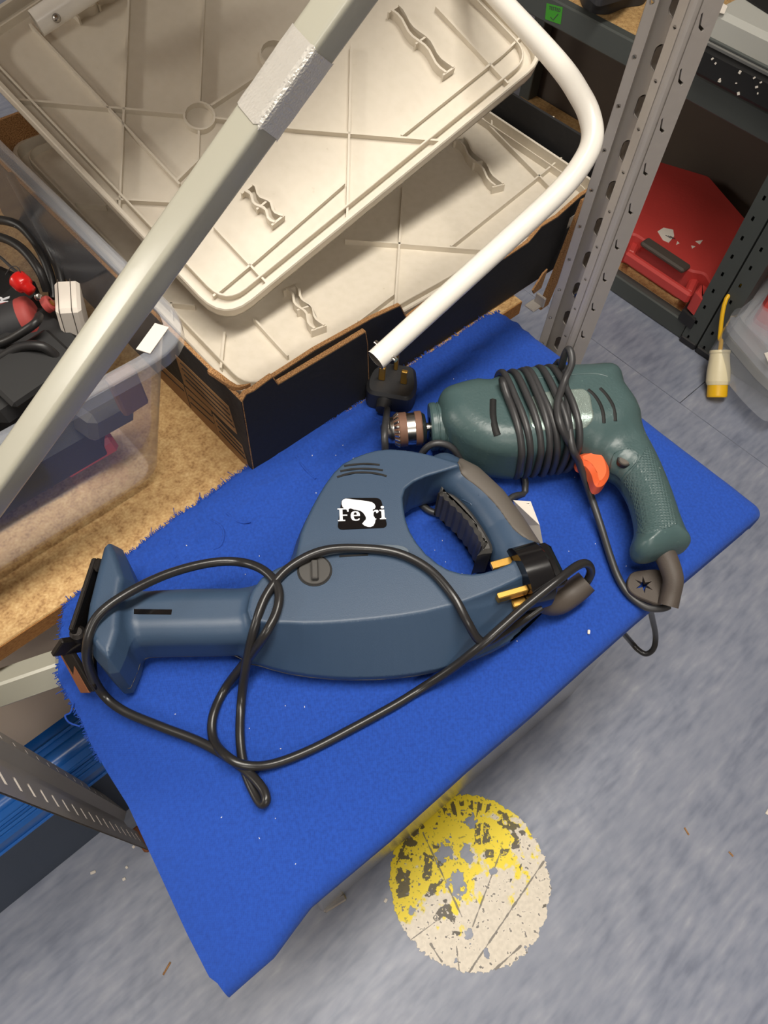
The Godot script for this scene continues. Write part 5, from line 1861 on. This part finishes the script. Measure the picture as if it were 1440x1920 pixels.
	# cord in one run from the plug over the saw, round, and back to the sleeve at the rear
	var cord := PackedVector3Array([Vector3(0.2897, 0.6460, -0.0842), Vector3(0.2749, 0.6400, -0.0868), Vector3(0.2556, 0.6400, -0.0899), Vector3(0.2349, 0.6480, -0.0914), Vector3(0.2262, 0.6550, -0.0970), Vector3(0.2254, 0.6670, -0.1111), Vector3(0.2300, 0.6725, -0.1319), Vector3(0.2321, 0.6725, -0.1611), Vector3(0.2229, 0.6725, -0.1888), Vector3(0.2011, 0.6730, -0.2129), Vector3(0.1756, 0.6755, -0.2291), Vector3(0.1477, 0.6725, -0.2350), Vector3(0.1216, 0.6710, -0.2285), Vector3(0.1000, 0.6640, -0.2160), Vector3(0.0822, 0.6400, -0.2065), Vector3(0.0645, 0.6120, -0.1946), Vector3(0.0462, 0.6090, -0.1725), Vector3(0.0342, 0.6090, -0.1509), Vector3(0.0290, 0.6100, -0.1318), Vector3(0.0280, 0.6130, -0.1209), Vector3(0.0320, 0.6170, -0.1198), Vector3(0.0350, 0.6160, -0.1284), Vector3(0.0342, 0.6130, -0.1449), Vector3(0.0291, 0.6110, -0.1659), Vector3(0.0195, 0.6090, -0.1912), Vector3(0.0043, 0.6090, -0.2195), Vector3(-0.0104, 0.6090, -0.2492), Vector3(-0.0149, 0.6130, -0.2697), Vector3(-0.0115, 0.6400, -0.2799), Vector3(-0.0033, 0.6680, -0.2827), Vector3(0.0130, 0.6800, -0.2910), Vector3(0.0372, 0.6820, -0.2928), Vector3(0.0721, 0.6740, -0.2917), Vector3(0.1044, 0.6660, -0.2830), Vector3(0.1249, 0.6630, -0.2688), Vector3(0.1330, 0.6700, -0.2469), Vector3(0.1314, 0.6725, -0.2269), Vector3(0.1199, 0.6725, -0.2129), Vector3(0.1010, 0.6680, -0.2042), Vector3(0.0847, 0.6400, -0.2078), Vector3(0.0612, 0.6100, -0.2111), Vector3(0.0406, 0.6090, -0.1998), Vector3(0.0296, 0.6090, -0.1845), Vector3(0.0290, 0.6175, -0.1644), Vector3(0.0355, 0.6170, -0.1499), Vector3(0.0513, 0.6120, -0.1384), Vector3(0.0795, 0.6090, -0.1283), Vector3(0.1154, 0.6090, -0.1192), Vector3(0.1534, 0.6090, -0.1107), Vector3(0.1785, 0.6110, -0.1060), Vector3(0.2020, 0.6280, -0.0988), Vector3(0.2242, 0.6520, -0.0927), Vector3(0.2472, 0.6620, -0.0908), Vector3(0.2689, 0.6680, -0.0895), Vector3(0.2984, 0.6750, -0.0866), Vector3(0.3254, 0.6710, -0.0856), Vector3(0.3384, 0.6640, -0.0825), Vector3(0.3453, 0.6480, -0.0777), Vector3(0.3422, 0.6350, -0.0757), Vector3(0.3338, 0.6300, -0.0782), Vector3(0.3236, 0.6260, -0.0802)])
	g = G.new()
	g.tube(curve3(cord, 7), 0.0037, 12)
	part("cord", g, M.cord, t, "black power cord")
	# cord sleeve at the rear
	g = G.new()
	g.tube(curve3(PackedVector3Array([Vector3(0.3028, 0.6320, -0.0931), Vector3(0.3138, 0.6240, -0.0833), Vector3(0.3298, 0.6240, -0.0788), Vector3(0.3452, 0.6320, -0.0764)]), 5), PackedFloat32Array([0.012, 0.0122, 0.0123, 0.0123, 0.0123, 0.0122, 0.0122, 0.012, 0.0118, 0.0116, 0.0114, 0.0112, 0.011, 0.0108, 0.0105, 0.0103]), 16)
	part("cord_sleeve", g, M.worn_rubber_and_wall_shade, t, "worn rubber cord sleeve")
	# rear plug with brass pins
	var p0 := Vector3(0.2881, 0.6550, -0.1119)
	var p1 := Vector3(0.3192, 0.6550, -0.0980)
	var ax := (p1 - p0).normalized()
	var side := Vector3.UP.cross(ax)
	var tr := Transform3D(Basis(side, ax, side.cross(ax)), p0)
	var sgn := 1.0 if side.z > 0.0 else -1.0
	var upw := 1.0 if tr.basis.z.y > 0.0 else -1.0
	g = G.new()
	g.prism(closed2(PackedVector2Array([Vector2(-0.021, -0.018), Vector2(0.0, -0.026), Vector2(0.021, -0.018), Vector2(0.026, 0.004), Vector2(0.021, 0.018), Vector2(0.0, 0.023), Vector2(-0.021, 0.018), Vector2(-0.026, 0.004)]), 3), 0.0, 0.023, 0.002, tr)
	var pg := part("plug", g, M.gloss_black, t, "glossy black three pin plug")
	g = G.new()
	g.prism(rounded(PackedVector2Array([Vector2(-0.021, -0.016), Vector2(0.021, -0.016), Vector2(0.015, 0.018), Vector2(-0.015, 0.018)]), 0.005), 0.023, 0.035, 0.005, tr)
	part("plug_cover", g, M.gloss_black, pg)
	for q in [[-0.015, 0.006, 0.018, 0.0075, 0.0055], [0.018, -0.003, 0.012, 0.0075, 0.0055], [0.014, 0.010, 0.026, 0.0055, 0.009]]:
		g = G.new()
		g.box(Transform3D(tr.basis, tr * Vector3(q[0] * sgn, -q[2] * 0.5, q[1] * upw)), Vector3(q[3], q[2], q[4]), 0.0008)
		part("pin", g, M.brass, pg)
	# paper flag label behind the handle
	g = G.new()
	var fl := [Vector3(0.3643, 0.6220, -0.1775), Vector3(0.3709, 0.6300, -0.1637), Vector3(0.3566, 0.6320, -0.1406), Vector3(0.3432, 0.6280, -0.1225), Vector3(0.3487, 0.6150, -0.1258), Vector3(0.3588, 0.6120, -0.1543)]
	g.quad(fl[0], fl[1], fl[2], fl[5], Vector3.UP)
	g.quad(fl[5], fl[2], fl[3], fl[4], Vector3.UP)
	for i in 6:
		fl[i] += Vector3(0, -0.0006, 0)
	g.quad(fl[0], fl[1], fl[2], fl[5], Vector3.DOWN)
	g.quad(fl[5], fl[2], fl[3], fl[4], Vector3.DOWN)
	g.prism(rounded(PackedVector2Array([Vector2(0.3575, -0.1307), Vector2(0.3604, -0.1267), Vector2(0.3537, -0.1157), Vector2(0.3487, -0.1178)]), 0.002), 0.607, 0.609)
	var fg := part("flag_label", g, M.paper, t, "printed paper flag label")
	g = G.new()
	for i in 9:
		var u := 0.12 + i * 0.09
		var a: Vector3 = (fl[0] as Vector3).lerp(fl[5], u * 0.9)
		var b: Vector3 = (fl[1] as Vector3).lerp(fl[2], u * 0.95)
		g.bar(a.lerp(b, 0.3) + Vector3(0, 0.0009, 0), a.lerp(b, 0.85) + Vector3(0, 0.0009, 0), 0.0007, 0.0003)
	part("print", g, M.ink, fg, "", true)


func drill() -> void:
	var base := Vector3(0.43, 0.605, -0.2)
	var t := thing("corded_drill", "green grey drill with an orange trigger, its cord wound round it", "power tool", base)
	var barrel := closed2(PackedVector2Array([Vector2(0.3674, -0.2750), Vector2(0.3724, -0.2820), Vector2(0.3752, -0.2858), Vector2(0.3817, -0.2887), Vector2(0.3885, -0.2871), Vector2(0.3972, -0.2842), Vector2(0.4108, -0.2782), Vector2(0.4210, -0.2689), Vector2(0.4437, -0.2633), Vector2(0.4640, -0.2536), Vector2(0.4900, -0.2348), Vector2(0.5125, -0.2187), Vector2(0.5269, -0.2082), Vector2(0.5274, -0.1986), Vector2(0.5177, -0.1877), Vector2(0.5125, -0.1748), Vector2(0.5034, -0.1591), Vector2(0.4817, -0.1519), Vector2(0.4660, -0.1572), Vector2(0.4471, -0.1668), Vector2(0.4274, -0.1796), Vector2(0.4061, -0.1879), Vector2(0.3870, -0.1984), Vector2(0.3725, -0.2130), Vector2(0.3646, -0.2270), Vector2(0.3608, -0.2421), Vector2(0.3596, -0.2569), Vector2(0.3616, -0.2674)]), 2)
	var grip := closed2(PackedVector2Array([Vector2(0.5018, -0.2087), Vector2(0.5121, -0.1845), Vector2(0.5015, -0.1528), Vector2(0.4897, -0.1287), Vector2(0.4773, -0.1071), Vector2(0.4606, -0.0828), Vector2(0.4461, -0.0641), Vector2(0.4362, -0.0498), Vector2(0.4335, -0.0439), Vector2(0.4307, -0.0424), Vector2(0.4222, -0.0476), Vector2(0.4109, -0.0516), Vector2(0.4005, -0.0563), Vector2(0.3963, -0.0620), Vector2(0.3998, -0.0675), Vector2(0.4143, -0.0738), Vector2(0.4266, -0.0847), Vector2(0.4391, -0.1005), Vector2(0.4467, -0.1165), Vector2(0.4485, -0.1269), Vector2(0.4465, -0.1350), Vector2(0.4485, -0.1478), Vector2(0.4439, -0.1669)]), 2)
	var cols := func(x: float, z: float) -> Variant:
		var p := Vector2(x, z)
		var d := sdpoly(p, barrel)
		var e := sdpoly(p, grip)
		return null if minf(d, e) > 0.018 else [d - 0.006, e - 0.005]
	var val := func(c: Array, y: float) -> float:
		return smin(slab(c[0], y - 0.6415, 0.0355, 0.022), slab(c[1], y - 0.6415, 0.0235, 0.021), 0.014)
	var g := G.new()
	g.net(Vector3(0.345, 0.602, -0.335), Vector3(0.585, 0.690, -0.025), 0.002, cols, val)
	var body := part("housing", g, M.drill_plastic, t)
	var on := func(p: Vector2, up: float) -> Vector3:
		return Vector3(p.x, surface_y(cols, val, p, 0.70) + up, p.y)
	var overlay := func(region: PackedVector2Array, lift: float, lo: Vector2, hi: Vector2) -> G:
		var gg := G.new()
		var c2 := func(x: float, z: float) -> Variant:
			var m := sdpoly(Vector2(x, z), region)
			if m > 0.004:
				return null
			var c = cols.call(x, z)
			return null if c == null else [m, c]
		var v2 := func(c: Array, y: float) -> float: return maxf(maxf(val.call(c[1], y) - lift, c[0]), 0.6445 - y)
		gg.net(Vector3(lo.x, 0.638, lo.y), Vector3(hi.x, 0.690, hi.y), 0.0012, c2, v2)
		return gg
	g = overlay.call(rounded(PackedVector2Array([Vector2(0.4216, -0.2280), Vector2(0.4357, -0.2272), Vector2(0.4739, -0.2023), Vector2(0.4730, -0.1937), Vector2(0.4535, -0.1726), Vector2(0.4426, -0.1713), Vector2(0.4043, -0.1962), Vector2(0.4003, -0.2043)]), 0.006, 4), 0.0006, Vector2(0.40, -0.29), Vector2(0.53, -0.17))
	part("rating_plate", g, M.silver_label, t, "worn silver rating plate")
	g = overlay.call(closed2(PackedVector2Array([Vector2(0.4171, -0.1233), Vector2(0.4285, -0.1189), Vector2(0.4526, -0.1183), Vector2(0.4769, -0.1245), Vector2(0.4753, -0.1148), Vector2(0.4620, -0.0966), Vector2(0.4467, -0.0759), Vector2(0.4353, -0.0619), Vector2(0.4284, -0.0557), Vector2(0.4140, -0.0610), Vector2(0.4027, -0.0686), Vector2(0.4115, -0.0821), Vector2(0.4230, -0.0997), Vector2(0.4271, -0.1148)]), 2), 0.0005, Vector2(0.39, -0.21), Vector2(0.56, -0.04))
	part("knurled_grip", g, M.drill_grip, t, "finely knurled grip area")
	# vents
	for s in [PackedVector2Array([Vector2(0.4755, -0.1984), Vector2(0.4746, -0.1898), Vector2(0.4691, -0.1777), Vector2(0.4588, -0.1649)]), PackedVector2Array([Vector2(0.4857, -0.1922), Vector2(0.4837, -0.1828), Vector2(0.4781, -0.1707), Vector2(0.4688, -0.1595)])]:
		g = G.new()
		var pp := PackedVector3Array()
		for p in curve2(s, 4):
			pp.append(on.call(p, -0.0018))
		g.tube(pp, 0.0028, 8)
		part("vent_slot", g, M.dark, body)
	g = G.new()
	var vp := PackedVector3Array()
	for p in curve2(PackedVector2Array([Vector2(0.3973, -0.2475), Vector2(0.3844, -0.2354), Vector2(0.3768, -0.2256), Vector2(0.3737, -0.2187)]), 4):
		vp.append(on.call(p, -0.0025))
	g.tube(vp, 0.0042, 8)
	part("vent_slot", g, M.dark, body)
	# raised spine at the top edge
	g = G.new()
	vp = PackedVector3Array()
	for p in curve2(PackedVector2Array([Vector2(0.4467, -0.2404), Vector2(0.4736, -0.2233), Vector2(0.4953, -0.2080), Vector2(0.5030, -0.1972)]), 5):
		vp.append(on.call(p, -0.0005))
	g.tube(vp, 0.0012, 8)
	part("spine", g, M.drill_plastic, body)
	# lock button in its recess
	var lb: Vector3 = on.call(Vector2(0.4504, -0.1288), 0.0)
	g = overlay.call(rounded(PackedVector2Array([Vector2(0.4445, -0.1384), Vector2(0.4500, -0.1408), Vector2(0.4621, -0.1330), Vector2(0.4638, -0.1244), Vector2(0.4557, -0.1188), Vector2(0.4394, -0.1202), Vector2(0.4363, -0.1275)]), 0.004, 4), 0.0009, Vector2(0.40, -0.20), Vector2(0.50, -0.09))
	var lk := part("button_surround", g, M.drill_plastic, t)
	g = G.new()
	g.prism(ngon(Vector2(lb.x, lb.z), 0.0066, 24), lb.y - 0.003, lb.y + 0.0012, 0.0003)
	part("button_ring", g, M.black_rubber, lk)
	g = G.new()
	g.prism(ngon(Vector2(lb.x, lb.z), 0.0054, 24), lb.y - 0.002, lb.y + 0.0018, 0.0008)
	part("lock_button", g, M.taupe_rubber, lk, "worn grey lock button")
	# trigger
	g = G.new()
	g.prism(closed2(PackedVector2Array([Vector2(0.4290, -0.1629), Vector2(0.4389, -0.1602), Vector2(0.4473, -0.1555), Vector2(0.4488, -0.1478), Vector2(0.4431, -0.1375), Vector2(0.4363, -0.1308), Vector2(0.4291, -0.1276), Vector2(0.4211, -0.1267), Vector2(0.4164, -0.1292), Vector2(0.4174, -0.1337), Vector2(0.4234, -0.1417), Vector2(0.4261, -0.1503), Vector2(0.4239, -0.1561)]), 3), 0.637, 0.653, 0.004)
	part("trigger", g, M.orange, t, "orange trigger")
	# collar and chuck along the spindle
	var c0 := Vector3(0.3182, 0.6315, -0.3119)
	var c1 := Vector3(0.3708, 0.6370, -0.2715)
	var ax := (c1 - c0).normalized()
	var fr := frame(ax, c0)
	var l := c0.distance_to(c1)
	g = G.new()
	var at := (Vector3(0.3564, 0.6350, -0.2831) - c0).length()
	g.lathe(fr, PackedVector2Array([Vector2(0.01, at), Vector2(0.0225, at), Vector2(0.0235, at + 0.002), Vector2(0.0235, at + 0.006), Vector2(0.0228, at + 0.0065), Vector2(0.0228, at + 0.0075), Vector2(0.0235, at + 0.008), Vector2(0.0235, at + 0.012), Vector2(0.0228, at + 0.0125), Vector2(0.0228, at + 0.0135), Vector2(0.024, at + 0.014), Vector2(0.025, l + 0.02)]), 32)
	part("collar", g, M.drill_plastic, t)
	g = G.new()
	g.lathe(fr, PackedVector2Array([Vector2(0, 0), Vector2(0.006, 0.0), Vector2(0.0085, 0.003), Vector2(0.0125, 0.008), Vector2(0.0132, 0.013)]), 26, true)
	g.lathe(fr, PackedVector2Array([Vector2(0.0155, 0.0255), Vector2(0.0155, 0.0335)]), 26)
	g.lathe(fr, PackedVector2Array([Vector2(0.0162, 0.040), Vector2(0.013, 0.0435), Vector2(0.008, 0.0445), Vector2(0.0045, 0.045), Vector2(0.0045, at + 0.002)]), 26)
	var ck := part("chuck", g, M.steel, t, "steel keyed chuck")
	g = G.new()
	g.lathe(fr, PackedVector2Array([Vector2(0.0132, 0.013), Vector2(0.0158, 0.0165), Vector2(0.0165, 0.019), Vector2(0.0165, 0.0255), Vector2(0.0155, 0.0256)]), 26)
	g.lathe(fr, PackedVector2Array([Vector2(0.0155, 0.0334), Vector2(0.0166, 0.0336), Vector2(0.0168, 0.039), Vector2(0.0162, 0.040)]), 26)
	part("chuck_ring", g, M.rust, ck, "rusty knurled ring")
	g = G.new()
	for i in 22:
		var a := TAU * i / 22.0
		var rd := fr.basis.x * cos(a) + fr.basis.z * sin(a)
		g.bar(c0 + ax * 0.0135 + rd * 0.0135, c0 + ax * 0.018 + rd * 0.0168, 0.0022, 0.0018, rd, 0.0004)
	part("teeth", g, M.steel, ck, "ring of gear teeth")
	# cord wound round the body
	var a0 := Vector3(0.4031, 0.6415, -0.2407)
	var a1 := Vector3(0.4646, 0.6415, -0.2039)
	var dv := (a1 - a0)
	var dl := dv.length()
	dv = dv / dl
	var sv := Vector3.UP.cross(dv).normalized()
	var cord := PackedVector3Array()
	for p in PackedVector3Array([Vector3(0.3962, 0.6090, -0.0157), Vector3(0.3897, 0.6080, -0.0185), Vector3(0.3803, 0.6080, -0.0280), Vector3(0.3776, 0.6090, -0.0442), Vector3(0.3822, 0.6110, -0.0619), Vector3(0.3940, 0.6130, -0.0825), Vector3(0.4101, 0.6160, -0.1073), Vector3(0.4237, 0.6250, -0.1346), Vector3(0.4240, 0.6500, -0.1568), Vector3(0.4208, 0.6720, -0.1721)]):
		cord.append(p)
	var turns := 7
	var steps := 18
	var rng := RandomNumberGenerator.new()
	rng.seed = 33
	var amp := []
	for i in turns + 2:
		amp.append(rng.randf_range(-0.006, 0.006))
	for i in turns * steps:
		var f := float(i) / steps
		var ang := 0.9 - TAU * f
		var along := dl * (0.93 - 0.86 * f / turns) + lerpf(amp[int(f)], amp[int(f) + 1], f - int(f)) * sin(ang)
		var hgt := 0.0395
		var wid := 0.0445 + 0.002 * rng.randf() + 0.006 * maxf(0.0, -cos(ang))
		var k := cos(ang)
		var s := sin(ang)
		# squarish loop hugging the housing
		var q := pow(absf(k), 3.2) + pow(absf(s), 3.2)
		var m := pow(q, -1.0 / 3.2)
		cord.append(a0 + dv * along + Vector3.UP * (hgt * s * m + 0.0005) + sv * (wid * k * m))
	for p in PackedVector3Array([Vector3(0.3967, 0.6090, -0.1875), Vector3(0.3758, 0.6080, -0.1843), Vector3(0.3460, 0.6080, -0.1892), Vector3(0.3244, 0.6080, -0.1999), Vector3(0.3110, 0.6080, -0.2135), Vector3(0.3032, 0.6080, -0.2264), Vector3(0.3035, 0.6080, -0.2434)]):
		cord.append(p)
	for i in cord.size():
		cord[i].y = maxf(cord[i].y, 0.6085)
	g = G.new()
	g.tube(curve3(cord, 4), 0.0034, 10)
	part("cord", g, M.drill_cord, t, "black cord wound round the body")
	g = G.new()
	g.tube(curve3(PackedVector3Array([Vector3(0.4218, 0.6640, -0.1689), Vector3(0.4177, 0.6820, -0.1842), Vector3(0.4307, 0.6860, -0.2011), Vector3(0.4560, 0.6880, -0.2150), Vector3(0.4682, 0.7000, -0.2204), Vector3(0.4744, 0.7050, -0.2306), Vector3(0.4736, 0.6950, -0.2324), Vector3(0.4749, 0.6720, -0.2310), Vector3(0.4778, 0.6550, -0.2307)]), 6), 0.0034, 10)
	g.tube(curve3(PackedVector3Array([Vector3(0.3449, 0.6260, -0.3308), Vector3(0.3227, 0.6450, -0.3102), Vector3(0.3084, 0.6500, -0.2964), Vector3(0.3030, 0.6400, -0.2890), Vector3(0.3029, 0.6180, -0.2872), Vector3(0.2945, 0.6100, -0.2773)]), 6), 0.0034, 10)
	g.tube(curve3(PackedVector3Array([Vector3(0.3122, 0.6120, -0.2605), Vector3(0.3267, 0.6280, -0.2659), Vector3(0.3342, 0.6420, -0.2641), Vector3(0.3424, 0.6460, -0.2588), Vector3(0.3507, 0.6420, -0.2494), Vector3(0.3550, 0.6300, -0.2386), Vector3(0.3574, 0.6120, -0.2287)]), 6), 0.0034, 10)
	part("cord_loop", g, M.drill_cord, t)
	# strain relief and chuck key holder
	g = G.new()
	g.tube(curve3(PackedVector3Array([Vector3(0.4152, 0.6400, -0.0520), Vector3(0.4129, 0.6360, -0.0415), Vector3(0.4065, 0.6300, -0.0283), Vector3(0.3991, 0.6220, -0.0215), Vector3(0.3908, 0.6160, -0.0161)]), 5), PackedFloat32Array([0.0095, 0.0095, 0.0095, 0.0095, 0.0095, 0.0094, 0.0093, 0.0092, 0.0091, 0.009, 0.0089, 0.0088, 0.0087, 0.0087, 0.0087, 0.0087, 0.0087, 0.0088, 0.0089, 0.009, 0.009]), 16)
	part("strain_relief", g, M.worn_rubber_and_wall_shade, t, "worn brown black cord sleeve")
	g = G.new()
	var star := PackedVector2Array()
	var sc := Vector2(0.3910, -0.0426)
	for i in 12:
		var r := 0.0088 if i % 2 == 0 else 0.0028
		star.append(sc + Vector2(cos(TAU * i / 12 + 0.3), sin(TAU * i / 12 + 0.3)) * r)
	g.prism(closed2(PackedVector2Array([Vector2(0.3793, -0.0520), Vector2(0.3909, -0.0574), Vector2(0.4024, -0.0524), Vector2(0.4150, -0.0409), Vector2(0.4040, -0.0293), Vector2(0.3882, -0.0211), Vector2(0.3800, -0.0336), Vector2(0.3766, -0.0440)]), 3), 0.6125, 0.6165, 0.0008, Transform3D.IDENTITY, star)
	part("key_holder", g, M.worn_rubber_and_wall_shade, t, "rubber chuck key holder with a star shaped hole")
	# mains plug lying pins up
	var pc := Vector3(0.3728, 0.6220, -0.3538)
	var pr := (Vector3(0.3852, 0.6220, -0.3287) - Vector3(0.3539, 0.6220, -0.3694)).normalized()
	var pf := Vector3.UP.cross(pr) * -1.0
	if pf.z < 0.0:
		pf = -pf
	var tr := Transform3D(Basis(pr, Vector3.UP, pf), Vector3(pc.x, 0, pc.z))
	g = G.new()
	g.prism(rounded(PackedVector2Array([Vector2(-0.020, -0.026), Vector2(0.020, -0.026), Vector2(0.0265, 0.002), Vector2(0.0225, 0.020), Vector2(-0.0225, 0.020), Vector2(-0.0265, 0.002)]), 0.008, 5), 0.6055, 0.628, 0.003, tr)
	var plug := part("plug", g, M.plug_black, t, "black three pin plug lying pins up")
	g = G.new()
	g.tube(PackedVector3Array([tr * Vector3(-0.004, 0.617, 0.016), tr * Vector3(-0.005, 0.616, 0.03)]), PackedFloat32Array([0.0085, 0.0065]), 16)
	part("cable_boot", g, M.plug_black, plug)
	for q in [[-0.011, 0.0, 0.0066, 0.018, 0.004], [0.0115, 0.0, 0.0066, 0.018, 0.004], [0.0005, -0.0185, 0.004, 0.0235, 0.0075]]:
		g = G.new()
		g.box(Transform3D(tr.basis, tr * Vector3(q[0], 0.628 + q[3] * 0.5, q[1])), Vector3(q[2], q[3], q[4]), 0.0008)
		part("pin", g, M.brass, plug)
